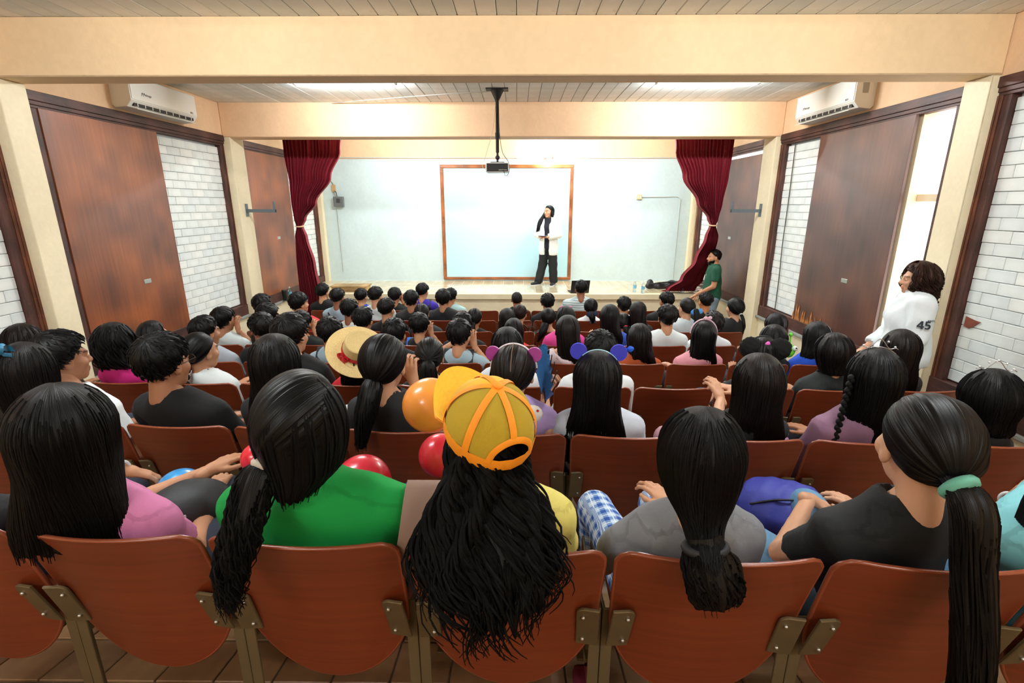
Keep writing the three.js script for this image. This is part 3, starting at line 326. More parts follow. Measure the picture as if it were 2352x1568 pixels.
function person(q) {
  // q: r row, c seat column, u, v the top of the hair in the photograph; or pos/headAt for people on their feet
  const r = q.r - 1, male = q.m ? 1 : 0, near = q.r <= 3, Z = ROWZ[r] + SLOPE[r] * (.49 + .517 * q.c), zh = Z + (q.zo ?? .15), top = at(q.u, q.v, zh), hs = q.hs ?? 1.04, head = top.clone(); head.y -= .132 * hs;
  const sx = mix(.49 + .517 * q.c, head.x, q.sit ?? .65), root = thing('person', q.l, 'person', [sx, ROWY[r], -(Z + .262)], -(q.by || 0) * RAD); if (q.g) root.userData.group = q.g;
  const seat = seatsAt.get(r + ',' + q.c); if (seat) seat.userData.who = q.l.replace(/^(a|the) /, '');
  root.updateMatrixWorld(); const hl = root.worldToLocal(head.clone()), w = q.w ?? 1, sy = hl.y - .208 - (q.sd ?? (q.r === 1 ? .05 : .02)), o = { hx: hl.x, hy: hl.y, hz: hl.z, sw: (male ? .185 : .168) * (1 + (w - 1) * .5), sy, w: w * (male ? 1 : .92), aw: (male ? 1.02 : .92) * (1 + (w - 1) * .7) };
  const rot = new THREE.Euler(-(q.hp || 0) * RAD, -((q.hy || 0) - VIEW * Math.atan2(-head.x, zh) / RAD - (q.by || 0)) * RAD, (q.hr || 0) * RAD, 'YXZ'), H = new THREE.Matrix4().compose(hl, new THREE.Quaternion().setFromEuler(rot), V(hs, hs, hs));
  const skin = skinM(q.skin || SKIN), cell = q.r === 1 ? .014 : near ? .018 : .022;
  const def = (s) => ({ e: V(o.hx * .4 + s * (o.sw + .055), sy - .27, -.03), w: V(s * .1, .6, -.26), curl: .35 }), arms = [-1, 1].map((s) => { const a = { ...def(s), ...(s < 0 ? q.armL : q.armR) }; if (a.we) { a.e = root.worldToLocal(at(...a.we)); a.w = root.worldToLocal(at(...a.ww)); if (a.wh) a.hd = root.worldToLocal(at(...a.wh)).sub(a.w); } if ((q.raise || '').includes(s < 0 ? 'L' : 'R')) { a.e = V(hl.x + s * (o.sw + .1), sy - .15, hl.z - .12); a.w = hl.clone().add(V(s * .115, -.1, -.045)); a.hd = V(-s * .25, 1, -.15); a.roll = s * 1.2; a.curl = .6; } return a; });
  const bp = torsoPrims(o, -.014), parts = [], sp = torsoPrims(o, .008), sleeves = [];
  arms.forEach((a, i) => { const s = i ? 1 : -1, A = armChain(o, s, 0, a), B = armChain(o, s, .011, a); bp.push(...A.pr); const sl = q.sl ?? .62; if (sl > 0) { const up = sl <= 1 ? sl : 1, cut = A.S.clone().lerp(A.E, up), dir = A.E.clone().sub(A.S).normalize(); sleeves.push(sl <= 1 ? { f: field([B.pr[0]]), cut, dir } : { f: field(B.pr), cut: A.E.clone().lerp(A.W, Math.min(.93, sl - 1)), dir: A.W.clone().sub(A.E).normalize() }); }
    parts.push(handAt(A.W, a.hd || A.W.clone().sub(A.E), s > 0, a.curl ?? .35, a.roll || 0, male ? 1 : .9)); });
  bp.push({ a: [o.hx * .8, sy, o.hz * .8 + .025], b: hl.clone().add(V(0, -.06, .025)).toArray(), ra: male ? .056 : .048, rb: male ? .054 : .046, k: .03 });
  const lo = [-.55, .42, -.62], hi = [.55, hl.y - .02, .26]; for (const a of arms) for (const p of [a.e, a.w]) { lo[0] = Math.min(lo[0], p.x - .08); hi[0] = Math.max(hi[0], p.x + .08); lo[2] = Math.min(lo[2], p.z - .08); hi[1] = Math.max(hi[1], p.y + .08); hi[2] = Math.max(hi[2], p.z + .08); lo[1] = Math.min(lo[1], p.y - .08); }
  const hg = headOf(male, q.r <= 2 || q.face ? .0055 : near ? .007 : .009).clone(); hg.applyMatrix4(H);
  mesh('body', joinC([white3(net(field(bp), lo, hi, cell)), hg, ...parts]), skin, root);
  // shirt
  const base = field(sp), fold = q.fold ?? (near ? .007 : .004), sd = pSeed++ * 3.7, neckC = V(o.hx * .8, sy + .1, o.hz * .8 + .01), nk = q.neck ?? .06;
  const sf = (x, y, z) => { let d = base(x, y, z); d = Math.max(d, .4 - 0 * y - y + .02); for (const s of sleeves) { let e = s.f(x, y, z); e = Math.max(e, (x - s.cut.x) * s.dir.x + (y - s.cut.y) * s.dir.y + (z - s.cut.z) * s.dir.z); const k = .035, h = Math.max(k - Math.abs(d - e), 0) / k; d = Math.min(d, e) - h * h * k * .25; } const dn = Math.hypot(x - neckC.x, (y - neckC.y - .02) * .8, z - neckC.z) - nk; d = Math.max(d, -dn); if (d < .05 && d > -.05) d += fold * (Math.sin(x * 31 + y * 22 + z * 17 + sd + 3 * noise(x * 9, y * 9, z * 9 + sd)) * .6 + (noise(x * 22 + sd, y * 16, z * 22) - .5)); return d; };
  const shc = q.shirt || [30, 30, 32]; const shirt = mesh(q.sname || 'shirt', muv(net(sf, lo, hi, cell)), q.shirtM || clothM(shc), root);
  if (q.collar) { const g = new THREE.TorusGeometry(nk + .004, .017, 6, 20); g.scale(1, 1, 1.25); g.rotateX(Math.PI / 2 + .28); g.translate(neckC.x, sy + .05, neckC.z); mesh('collar', keep(g), clothM(q.collar === 1 ? shc.map((x) => Math.min(255, x * 1.06)) : q.collar), shirt); }
  if (!q.noLegs) { mesh('trousers', seatedLegs(q.open ?? .02), q.pantsM || clothM(q.pants || [40, 46, 62]), root); for (const s of [-1, 1]) { const e = mesh('shoe', shoeG, M.dark, root); e.position.set(s * (.1 + (q.open ?? .02)), 0, -.45); } }
  // hair
  const hc = q.hc || [20, 17, 16], hm = hairM(hc), st = q.hair || 'short', S2 = pSeed * 1.37; let hairMesh; const big = q.r <= 2;
  if (st === 'short' || st === 'fade' || st === 'mop' || st === 'bald') { const k = q.hv ?? 1, fade = st === 'fade'; hairMesh = addHair(capHair({ seed: S2, pole: V(.1, .85, .5), n: big ? 90 : near ? 72 : 56, nt: big ? 18 : 12, nape: st === 'mop' ? -7 : fade ? 10 : 0, fringe: st === 'mop' ? -16 : st === 'bald' ? 8 : -6, t: (d) => k * (st === 'bald' ? .008 : mix(fade ? .004 : .011, .028, sm(-.45, .45, d.y))), groove: .0045, along: 2.5, swirl: .5, tufts: st === 'bald' ? 0 : big ? 420 : near ? 240 : 110, tl: .3, tw: big ? .0055 : near ? .0065 : .009 }), hm, 'hair', root, H); }
  else if (st === 'long' || st === 'wavy' || st === 'bob' || st === 'curly') { const len = q.hl ?? (st === 'bob' ? .16 : .36); const fo = { seed: S2, len, n: big ? 190 : near ? 110 : 70, nt: big ? 56 : near ? 36 : 26, vol: q.hv ?? .017, spread: q.hsp ?? (st === 'bob' ? .95 : 1.15), wave: st === 'wavy' ? .007 : st === 'curly' ? .011 : .0016, wf: st === 'curly' ? 42 : 24, tip: q.tip ?? (st === 'bob' ? .95 : .8), locks: big ? 220 : near ? 60 : 16, curl: st === 'wavy' ? .006 : st === 'curly' ? .012 : .0012, lr: big ? .0016 : .0026, back: q.back ?? .066, rag: q.rag ?? .06, front: q.front ?? 116, neck: st === 'bob' ? .22 : .06, sway: q.sway, bz: q.bz ?? (q.r > 1 ? -.06 : 0), hem: q.hem, ...(q.ho || {}) }; const fl = fallHair(fo); if (q.face) fl.push(...capHair({ seed: S2, pole: V(0, .9, .1), n: 60, nt: 12, fringe: -6, t: () => .012, groove: .002 })); hairMesh = addHair(fl, hm, 'hair', root, new THREE.Matrix4().compose(hl, new THREE.Quaternion().setFromEuler(new THREE.Euler(rot.x * .3, rot.y, rot.z, 'YXZ')), V(hs, hs, hs))); }
  else { // tied: cap combed to a knot, then a tail, bun or braid
    const kp = q.knot || V(0, -.25, 1), kd = kp.clone().normalize(); kd.y = Math.max(kd.y, -.57); kd.normalize(); const kpt = skull(kd, .018); const list = capHair({ seed: S2, pole: kd, n: big ? 150 : near ? 90 : 64, nt: big ? 26 : 16, t: (d, t) => (q.hv ?? .013) + .004 * (1 - t), groove: .003, along: .8, fringe: -2 }); const kw = kpt.clone().applyMatrix4(H);
    if (q.cover) list.push(...fallHair({ seed: S2, len: q.cover, n: big ? 150 : 70, nt: 30, vol: (q.hv ?? .013) - .002, spread: .9, tip: .5, front: 98, neck: .12, locks: 40, lr: .002, ...(q.co || {}) })); hairMesh = addHair(list, hm, 'hair', root, H);
    if (st === 'bun') { const g = new THREE.SphereGeometry(.036, 18, 12); const p = g.attributes.position; for (let i = 0; i < p.count; i++) { const v = V().fromBufferAttribute(p, i), f = 1 + .12 * Math.sin(Math.atan2(v.y, v.x) * 3 + v.z * 90); p.setXYZ(i, v.x * f, v.y * f, v.z * f * .8); } g.computeVertexNormals(); g.translate(kw.x, kw.y, kw.z + .02); mesh('bun', keep(g), hm, hairMesh); }
    else if (st === 'braid') { const list = []; const n = 9; for (let i = 0; i < n; i++) { const g = new THREE.SphereGeometry(.026 - .0013 * i, 12, 8); g.scale(1, 1.15, .9); g.rotateZ((i % 2 ? 1 : -1) * .7); const s = (q.tail || V(0, -.36, .05)); g.translate(kw.x + s.x * i / n + (i % 2 ? .01 : -.01), kw.y - .02 + s.y * i / n, kw.z + .015 + s.z * sm(0, .6, i / n)); list.push(g); } mesh('braid', join(list), hm, hairMesh); }
    else { const td = q.tail || V(0, -.3, .03), pts = q.tailPts ? q.tailPts.map((p) => kw.clone().add(p)) : [kw.clone().add(V(0, .0, -.005)), kw.clone().add(V(td.x * .15, -.02, .03)), kw.clone().add(V(td.x * .5, td.y * .5, .03 + td.z)), kw.clone().add(V(td.x, td.y, td.z + .02))]; mesh('pony_tail', join(tailHair(pts, q.tr ?? .032, { seed: S2, locks: big ? 150 : near ? 24 : 8, n: big ? 56 : 18, nt: big ? 34 : 20, curl: q.tc ?? .004, ...(q.to || {}) })), hm, hairMesh);
      if (q.band) { const g = new THREE.TorusGeometry((q.tr ?? .032) * .62, q.bandR ?? .011, 8, 18); const t = pts[1].clone().sub(pts[0]).normalize(); g.applyQuaternion(new THREE.Quaternion().setFromUnitVectors(V(0, 0, 1), t)); const p = pts[0].clone().lerp(pts[1], .45); g.translate(p.x, p.y, p.z); mesh('hair_tie', keep(g), clothM(q.band), hairMesh); } }
  }
  if (q.glasses) { const list = [], e = .0016; for (const s of [-1, 1]) { const t = new THREE.TorusGeometry(.024, e, 6, 20); t.scale(1.05, .9, 1); t.translate(s * .034, -.002, -.106); list.push(t, cyl([s * .06, .004, -.104], [s * .082, .004, -.01], e, e, 5), cyl([s * .082, .004, -.01], [s * .083, -.02, .015], e, e, 5)); } list.push(cyl([-.011, 0, -.107], [.011, 0, -.107], e, e, 5)); const g = join(list); g.applyMatrix4(H); const gl = mesh('glasses', g, mat([40, 40, 44], .3, { metalness: .6 }), root); const ln = []; for (const s of [-1, 1]) { const c = new THREE.CircleGeometry(.0235, 18); c.scale(1.05, .9, 1); c.translate(s * .034, -.002, -.106); ln.push(c); } const lg = join(ln); lg.applyMatrix4(H); mesh('lens', lg, mat([255, 255, 255], .02, { transmission: 1, thickness: 0, ior: 1.45 }), gl); }
  return { root, H, hl, o, shirt, hair: hairMesh, head, sy, neckC };
}
// ---------------------------------------------------------------- the audience, row by row (row 1 is the rearmost)
const BLK = [21, 22, 24], WHT = [240, 246, 248], GRY = [150, 172, 184], BRN = [40, 27, 21], DBR = [30, 22, 19], NEAR = [17, 15, 15];
const who = {};
const P = (id, r, c, u, v, l, o = {}) => who[id] = person({ r, c, u, v, l, ...o });
// rearmost row
P('pink', 1, -3, 125, 885, 'girl in pink tee with long straight dark hair', { hair: 'long', hc: [26, 20, 18], hl: .295, hv: .024, hsp: 1.2, tip: .95, back: .085, shirt: [206, 122, 166], hy: 18, by: 12, armL: { we: [250, 1175, 1.5], ww: [478, 1082, 1.62], wh: [560, 1030, 1.75], curl: .25 }, armR: { we: [442, 1262, 1.3], ww: [500, 1118, 1.66], curl: .4 }, skin: SK2, rag: .03, w: 1.05 });
P('offLeft', 1, -4, -330, 900, 'girl with a white wristband reaching in from the rear left', { hair: 'long', shirt: BLK, armR: { we: [175, 1135, 1.5], ww: [290, 1080, 1.62], wh: [390, 1096, 1.72], curl: .25 }, skin: SK2 });
P('green', 1, -2, 690, 858, 'girl in bright green tee with a low wavy side pony tail', { hair: 'tail', hc: NEAR, hv: .026, hs: 1.08, shirt: [0, 146, 60], w: 1.62, sd: .045, hy: 28, by: 2, cover: .16, knot: V(-.6, -.5, .7), tailPts: [V(.012, -.01, -.005), V(-.005, -.05, .03), V(-.022, -.14, .08), V(-.045, -.25, .12), V(-.05, -.34, .135)], tr: .034, tc: .012, band: [214, 204, 190], bandR: .012, skin: SK2, pants: [38, 52, 96], armR: { we: [905, 1235, 1.36], ww: [880, 1180, 1.6] } });
P('cap', 1, -1, 1115, 866, 'girl in yellow tee with very long curly black hair', { hair: 'curly', hc: NEAR, hl: .40, hv: .012, hsp: 1.85, tip: .5, hem: .3, bz: .10, back: .115, rag: .16, zo: .115, shirt: [234, 220, 118], w: 1.02, skin: SK2, ho: { locks: 330, lr: .0052, curl: .016, cf: 46, lseg: 22, groove: .007, wave: .014, wf: 30, lt0: undefined, fly: .02, n: 200, top: .036, topEnd: .2 } });
P('grey', 1, 0, 1620, 930, 'girl in grey tee with dark hair gathered low at the nape', { hair: 'long', hc: DBR, hl: .165, hv: .013, hsp: .62, tip: .6, zo: .135, back: .14, bz: .065, shirt: [122, 124, 128], by: -6, hy: -8, neck: .05, sd: .04, skin: SK2, pantsM: mat([255, 255, 255], .85, { map: per(T.plaid, .09) }), ho: { neck: .1, front: 104 }, armL: { we: [1385, 1290, 1.2], ww: [1480, 1190, 1.5] } });
P('black', 1, 1, 2150, 905, 'girl in black tee with a long straight pony tail', { hair: 'tail', hc: DBR, hv: .015, hs: 1.05, shirt: [18, 21, 23], hy: -22, by: -10, sd: .03, neck: .055, knot: V(.02, -.42, .95), tailPts: [V(0, .01, -.012), V(0, -.02, .04), V(.004, -.16, .075), V(0, -.36, .125), V(-.012, -.56, .15), V(-.02, -.72, .155)], tr: .043, tc: .003, to: { flat: .6, prof: (q) => (.62 + .45 * sm(0, .25, q)) * (1 - .55 * sm(.7, 1, q)) }, band: [112, 186, 160], bandR: .014, skin: SK4, pants: [96, 140, 172], open: .1, w: 1.06, armL: { we: [1795, 1270, 1.3], ww: [1858, 1146, 1.52], wh: [1960, 1175, 1.62], curl: .6 }, armR: { we: [2080, 1235, 1.5], ww: [1985, 1178, 1.62], wh: [1880, 1105, 1.72], curl: .35 } });
P('offRight', 1, 2, 2580, 920, 'girl with a white bead bracelet at the rear right', { hair: 'long', shirt: [120, 190, 196], armL: { we: [2440, 1070, 1.42], ww: [2300, 1165, 1.6], wh: [2210, 1210, 1.72], curl: .3 }, skin: SK2, pants: [96, 140, 172] });
// second row from the rear
P('r2a', 2, -6, 50, 785, 'girl with long brown hair and a teal hair bow', { hair: 'long', hc: [38, 30, 27], zo: -.02, sit: .1, hy: 38, by: 12, hl: .34, hv: .018, shirt: BLK, skin: SK4, face: 1 });
P('r2b', 2, -5, 130, 765, 'boy in white shirt in profile beside the cream pillar', { m: 1, zo: .33, sit: .1, hy: 62, by: 18, shirt: WHT, hv: 1.15, skin: SKIN, face: 1, collar: 1, hair: 'short' });
P('r2c', 2, -4, 365, 770, 'boy in black tee with glasses and thick black hair', { m: 1, hy: 42, by: 8, shirt: [18, 20, 22], hv: 1.1, glasses: 1, w: 1.12, skin: SKIN, face: 1, hs: 1.06 });
P('r2d', 2, -3, 625, 768, 'girl with long smooth dark hair behind the green tee', { hair: 'long', hc: [30, 24, 22], hl: .42, hv: .022, hsp: 1.35, tip: .95, shirt: BLK, hy: 12 });
P('r2e', 2, -2, 880, 768, 'girl in black tee with straight hair tied at the nape', { hair: 'tail', hc: NEAR, hv: .02, hs: 1.08, shirt: [34, 36, 38], hy: 20, by: 4, knot: V(-.1, -.62, .8), tailPts: [V(0, .03, -.02), V(-.01, -.05, .03), V(-.03, -.15, .06), V(-.05, -.28, .085)], tr: .04, raise: 'R', skin: SK4 });
P('r2f', 2, -1, 1180, 790, 'girl in lavender top with a centre parting', { hair: 'tail', hc: [46, 36, 28], hv: .015, hy: 6, shirt: [190, 164, 222], knot: V(-.1, -.75, .62), tail: V(-.02, -.12, .01), tr: .03, skin: SK4, armR: { we: [1256, 985, 2.12], ww: [1252, 915, 2.25], wh: [1258, 870, 2.28], curl: .9, roll: 1.4 }, sl: .75 });
P('r2g', 2, 0, 1375, 805, 'girl in pale shirt with very long sleek dark hair', { hair: 'long', hc: [34, 25, 20], hl: .42, hv: .02, hsp: 1.42, tip: 1.05, shirt: [206, 214, 226], sl: 1.8, w: 1.06, rag: .03 });
P('r2h', 2, 1, 1750, 812, 'girl with long brown hair gesturing with open hands', { hair: 'long', hc: [44, 30, 22], hl: .40, hv: .02, hsp: 1.3, tip: .95, shirt: BLK, hy: -8, by: -10, armL: { we: [1648, 965, 2.2], ww: [1655, 915, 2.42], wh: [1632, 860, 2.5], curl: .5 }, armR: { we: [1720, 960, 2.45], ww: [1690, 895, 2.5], wh: [1640, 880, 2.5], curl: .2 }, sl: 1.1, pants: [196, 150, 160], skin: SK4 });
P('r2i', 2, 2, 2020, 800, 'girl in mauve sweater with black hair and a thin side braid', { hair: 'long', hc: NEAR, hl: .42, hv: .02, hsp: 1.15, tip: .95, shirt: [142, 104, 128], sl: 1.85, hy: -14, by: -12, w: 1.08 });
P('r2j', 2, 3, 2290, 850, 'girl in black top with a rounded black bob', { hair: 'bob', hc: NEAR, hl: .19, hv: .024, hsp: 1.1, shirt: BLK, hy: -18, by: -10, w: 1.05 });
// third row
P('r3z', 3, -7, 45, 742, 'person with dark brown hair beside the left bricks', { hair: 'bob', hc: [44, 32, 28], hy: 25, hl: .18, shirt: BLK });
P('r3a', 3, -6, 258, 742, 'girl in magenta shirt with a wavy black bob', { hair: 'wavy', hc: NEAR, hl: .215, hv: .026, hsp: 1.1, tip: 1.0, rag: .1, shirt: [200, 34, 128], hy: 30, by: 10, w: 1.1, ho: { curl: .014, locks: 90, lr: .005 } });
P('r3b', 3, -5, 455, 762, 'girl in white shirt with a black braid', { hair: 'braid', hc: NEAR, hy: 48, by: 14, knot: V(-.15, -.72, .66), hv: .016, shirt: [216, 224, 224], sl: 1.8, tail: V(.0, -.2, .02), skin: SK2, face: 1 });
P('r3c', 3, -4, 665, 725, 'boy in black tee with spiky dark hair', { m: 1, hair: 'mop', hv: 1.35, hy: 34, by: 10, shirt: BLK, hc: [26, 23, 22], skin: SK4, sl: 1.6 });
P('r3d', 3, -3, 815, 772, 'girl in red top under the straw hat', { hair: 'wavy', hc: BRN, hl: .30, hsp: 1.1, tip: .8, shirt: [206, 30, 44], hy: -4, ho: { top: .032 }, skin: SK2 });
P('r3e', 3, -2, 985, 775, 'girl in dark top with a half-tied brown pony tail', { hair: 'tail', hc: [38, 33, 30], hv: .014, hy: 2, knot: V(0, .05, 1), tailPts: [V(0, 0, -.01), V(0, -.02, .035), V(-.005, -.12, .04), V(-.01, -.25, .05)], tr: .045, to: { prof: (q) => (.35 + 1.1 * sm(.05, .6, q)) * (1 - .5 * sm(.85, 1, q)), flat: .5 }, shirt: BLK, skin: SK2 });
P('r3h', 3, 0, 1380, 762, 'person in white shirt with short dark hair', { hair: 'mop', m: 1, hc: [36, 34, 34], hv: 1.1, shirt: WHT, sl: 1.8, w: 1.1, skin: SK4, hy: -8 });
P('r3k', 3, 2, 1755, 772, 'girl under the black pompom ears', { hair: 'long', hc: NEAR, hl: .3, shirt: BLK, hy: -12 });
P('r3l', 3, 3, 1920, 765, 'girl in black tee with a smooth chin-length bob', { hair: 'bob', hc: [34, 26, 23], hl: .15, hv: .022, hsp: .92, tip: .8, shirt: [30, 36, 36], hy: -24, by: -12, skin: SK2 });
P('r3m', 3, 4, 2075, 755, 'girl with long brown hair in front of the standing woman', { hair: 'long', hc: [48, 35, 30], hl: .38, hsp: 1.3, tip: 1, shirt: BLK, hy: -22, by: -8 });
// fourth row
P('r4a', 4, -7, 347, 735, 'girl with glasses and straight dark hair by the left panel', { hair: 'long', hc: DBR, hy: 52, by: 12, hl: .25, glasses: 1, shirt: BLK, face: 1, skin: SK4 });
P('r4b', 4, -6, 468, 728, 'boy in grey polo looking towards the stage in profile', { m: 1, hy: 50, by: 14, hv: 1.15, shirt: [152, 160, 168], collar: 1, w: 1.08, skin: SKIN, face: 1 });
P('r4d', 4, -5, 597, 720, 'broad boy in black tee with cropped hair', { m: 1, hy: -12, hair: 'fade', hv: 1.1, shirt: BLK, w: 1.12, skin: SK3 });
P('r4e', 4, -4, 755, 730, 'boy with a grey polo collar under black backpack straps', { m: 1, hy: 8, hv: 1.1, shirt: GRY, collar: 1, skin: SK3 });
P('r4f', 4, -3, 905, 733, 'boy in black tee with short wavy hair beside the straw hat', { m: 1, hy: 22, hair: 'mop', nape: 5, shirt: BLK, skin: SKIN });
P('r4g', 4, -2, 1055, 735, 'boy in grey polo with lettered black backpack straps', { m: 1, hy: 26, by: 6, hair: 'mop', hv: 1.1, shirt: [158, 182, 192], collar: 1, raise: 'R', armL: { e: V(-.3, .72, -.1), w: V(-.1, .86, -.24) }, skin: SK2 });
P('r4h', 3, -1, 1165, 750, 'girl in white shirt with long centre-parted black hair', { hair: 'long', hc: NEAR, hl: .36, hsp: 1.25, tip: 1, shirt: WHT, sl: 1.5, hy: -2 });
P('r4i', 4, 0, 1305, 723, 'girl in off-shoulder pink top with long brown hair', { hair: 'long', hc: [46, 35, 29], hl: .36, hsp: 1.2, tip: 1.1, sway: .1, shirt: [226, 206, 210], skin: SK4, neck: .13, sl: .9 });
P('r4j', 4, 1, 1470, 742, 'girl in rust sweater with wavy brown hair', { hair: 'wavy', hc: [36, 26, 23], hl: .30, hsp: 1.05, tip: .9, sway: .12, shirt: [172, 78, 34], sl: 1.85, w: 1.08, hy: -8, skin: SK4 });
P('r4k', 4, 2, 1620, 735, 'girl in pale pink top with long glossy black hair', { hair: 'long', hc: [14, 16, 17], hl: .34, hsp: 1.25, tip: .98, shirt: [222, 150, 160], hy: -10, by: -8, w: 1.05, skin: SK4, armL: { we: [1560, 850, 4.1], ww: [1535, 838, 4.3] } });
P('r4l', 4, 3, 1780, 745, 'girl with a round black bob behind the pompom ears', { hair: 'bob', hc: [26, 21, 21], hl: .17, hv: .02, shirt: BLK, hy: -18 });
P('r4m', 4, 4, 1880, 737, 'girl in royal blue tee with long brown hair', { hair: 'long', hc: [34, 28, 28], hl: .32, hsp: 1.15, shirt: [28, 78, 196], hy: -26, by: -12, sway: -.06, zo: .2 });
// fifth row
P('r5a', 5, -7, 510, 707, 'boy in white tee resting his cheek on his hand', { m: 1, hy: 40, by: 10, hv: 1.15, hair: 'mop', shirt: [214, 226, 226], raise: 'R', skin: SKIN });
P('r5b', 5, -6, 613, 698, 'boy with tousled black hair by the left sill', { m: 1, hy: 35, hair: 'mop', hv: 1.2, shirt: BLK });
P('r5c', 5, -5, 690, 715, 'boy in black tee with a gold chain and raised hand', { m: 1, hy: 20, shirt: [28, 34, 34], raise: 'R', skin: SK2 });
P('r5d', 5, -4, 833, 707, 'boy with short black hair above the straw hat', { m: 1, hy: 25, hv: 1.1, shirt: BLK });
P('r5f', 5, -3, 962, 720, 'boy in black tee with blue straps and hand at ear', { m: 1, hy: 10, hv: 1.1, shirt: BLK, raise: 'R', skin: SK2 });
P('r5g', 5, -2, 1062, 718, 'person in black with short dark hair leaning on an elbow', { m: 1, hy: 14, hair: 'mop', shirt: BLK });
P('r5h', 5, -1, 1180, 730, 'girl in red tee with black hair', { hair: 'wavy', hc: [24, 19, 19], hl: .27, shirt: [214, 46, 48], hy: 6, w: 1.1 });
P('r5i', 5, 0, 1300, 702, 'girl in hot pink tee with tiny pink hair clips', { hair: 'long', hc: DBR, hl: .26, shirt: [232, 78, 158], hy: -6, w: 1.05 });
P('r5j', 5, 1, 1402, 698, 'girl in blue top with long straight dark hair', { hair: 'long', hc: [28, 23, 22], hl: .36, hsp: 1.15, shirt: [56, 92, 196], sway: .08, skin: SK4 });
P('r5m', 5, 2, 1535, 701, 'boy in crisp white shirt with neat brown hair', { m: 1, hv: 1.05, hc: [30, 24, 21], shirt: [232, 242, 242], collar: 1, w: 1.14, hy: -4, skin: SK2 });
P('r5n', 5, 3, 1640, 715, 'person in white with short ash brown hair', { m: 1, hair: 'mop', hc: [54, 47, 43], shirt: WHT, hy: -12, hp: -12 });
P('r5p', 5, 4, 1785, 718, 'girl with a pink streak in her dark hair', { hair: 'bob', hc: [34, 26, 26], hl: .2, shirt: [150, 170, 184], hy: -20 });
// sixth row
P('r6a', 6, -7, 600, 677, 'boy with a round black crop beside the second pillar', { m: 1, hy: 32, hv: 1.2, hair: 'mop', shirt: BLK });
P('r6b', 6, -6, 685, 673, 'young man in red and white shirt smiling in profile', { m: 1, hy: 55, by: 14, hair: 'mop', hv: 1.2, shirt: [200, 36, 48], collar: [232, 234, 234], face: 1, skin: SK2 });
P('r6c', 6, -5, 801, 688, 'boy in white shirt with dense black hair', { m: 1, hy: 24, hv: 1.15, shirt: WHT, collar: 1, skin: SK3 });
P('r6d', 6, -4, 887, 687, 'boy in black tee with a shaved nape', { m: 1, hy: 24, hair: 'fade', hv: 1.2, hc: [30, 25, 24], shirt: BLK, skin: SK2 });
P('r6e', 6, -3, 968, 696, 'girl in black with a tight pony tail and visible parting', { hair: 'tail', hc: [34, 30, 29], hy: 8, knot: V(-.1, .1, 1), shirt: [40, 43, 46], w: 1.1, tail: V(-.03, -.16, .02) });
P('r6g', 6, -2, 1090, 707, 'girl in dark top with hair tied in a low tail', { hair: 'tail', hc: [26, 24, 25], hy: 10, knot: V(.0, -.4, .9), shirt: BLK, tail: V(-.02, -.2, .03) });
P('r6h', 6, -1, 1165, 707, 'girl with long dark brown hair beside the white star shirt', { hair: 'long', hc: [38, 31, 29], hl: .34, hsp: 1.2, shirt: BLK, hy: -4 });
P('r6j', 6, 0, 1260, 706, 'girl in black dress with a smooth low side tail', { hair: 'tail', hc: [28, 24, 24], knot: V(-.3, -.6, .75), shirt: BLK, sl: 0, neck: .1, skin: SK4, tail: V(-.1, -.22, .04), tr: .04 });
P('r6m', 6, 1, 1432, 718, 'girl in blue with a red hair bobble', { hair: 'tail', hc: [34, 28, 27], zo: .2, sit: .3, knot: V(.3, -.3, .9), band: [206, 52, 72], shirt: [42, 64, 150], tail: V(.02, -.14, .02), skin: SK4 });
P('r6l', 6, 2, 1467, 691, 'girl with long straight chestnut hair near the white shirt boy', { hair: 'long', hc: [52, 38, 35], hl: .40, hsp: 1.35, tip: 1.1, sway: .05, shirt: BLK });
P('r6n', 6, 3, 1578, 683, 'girl in white shirt with a light blue ribbon in her hair', { hair: 'tail', hc: [34, 28, 26], hy: -34, knot: V(.35, -.1, .95), tail: V(.03, -.26, .03), tr: .03, tc: .01, shirt: [222, 236, 240], skin: SK4, face: 1 });
P('r6o', 6, 4, 1690, 683, 'girl in black dress with a white band on her low tail', { hair: 'tail', hc: [20, 19, 19], hy: -30, by: -10, hv: .02, knot: V(.15, -.7, .7), tail: V(.02, -.24, .05), tr: .018, band: [230, 232, 232], shirt: [34, 36, 38], skin: SK4, sl: .9 });
// seventh row
P('r7a', 7, -6, 774, 663, 'boy in pale blue shirt with a black cross strap', { m: 1, hy: 28, by: 8, hair: 'fade', shirt: [168, 196, 214], w: 1.2, skin: SK3 });
P('r7b', 7, -5, 862, 659, 'boy in white polo with a side fade haircut', { m: 1, hy: 26, hair: 'fade', shirt: [222, 238, 240], collar: 1, w: 1.24, skin: SK4 });
P('r7c', 7, -4, 944, 668, 'boy in charcoal tee with straight black hair', { m: 1, hy: 18, hv: 1.2, hair: 'mop', shirt: [38, 40, 43], w: 1.1 });
P('r7d', 7, -3, 1018, 666, 'boy in black tee with long bushy hair over the nape', { m: 1, hy: 16, hair: 'mop', hv: 1.35, shirt: [32, 34, 37], w: 1.15 });
P('r7i', 7, -1, 1195, 698, 'girl in white shirt with a black star and reddish brown hair', { hair: 'tail', hc: [66, 40, 33], hy: 14, knot: V(-.3, -.4, .85), tail: V(-.08, -.1, -.02), shirt: [216, 228, 232], skin: SK4, zo: -.4 });
P('r7e', 7, 0, 1258, 674, 'boy in black tee with short hair facing the stage', { m: 1, hy: 0, hair: 'short', shirt: BLK, hv: .9 });
P('r7k', 7, 1, 1358, 685, 'girl in white shirt with a navy bow on a low bun', { hair: 'tail', hc: [18, 17, 17], hy: 4, hv: .018, knot: V(.1, -.5, .85), tail: V(.02, -.16, .03), tr: .04, shirt: WHT });
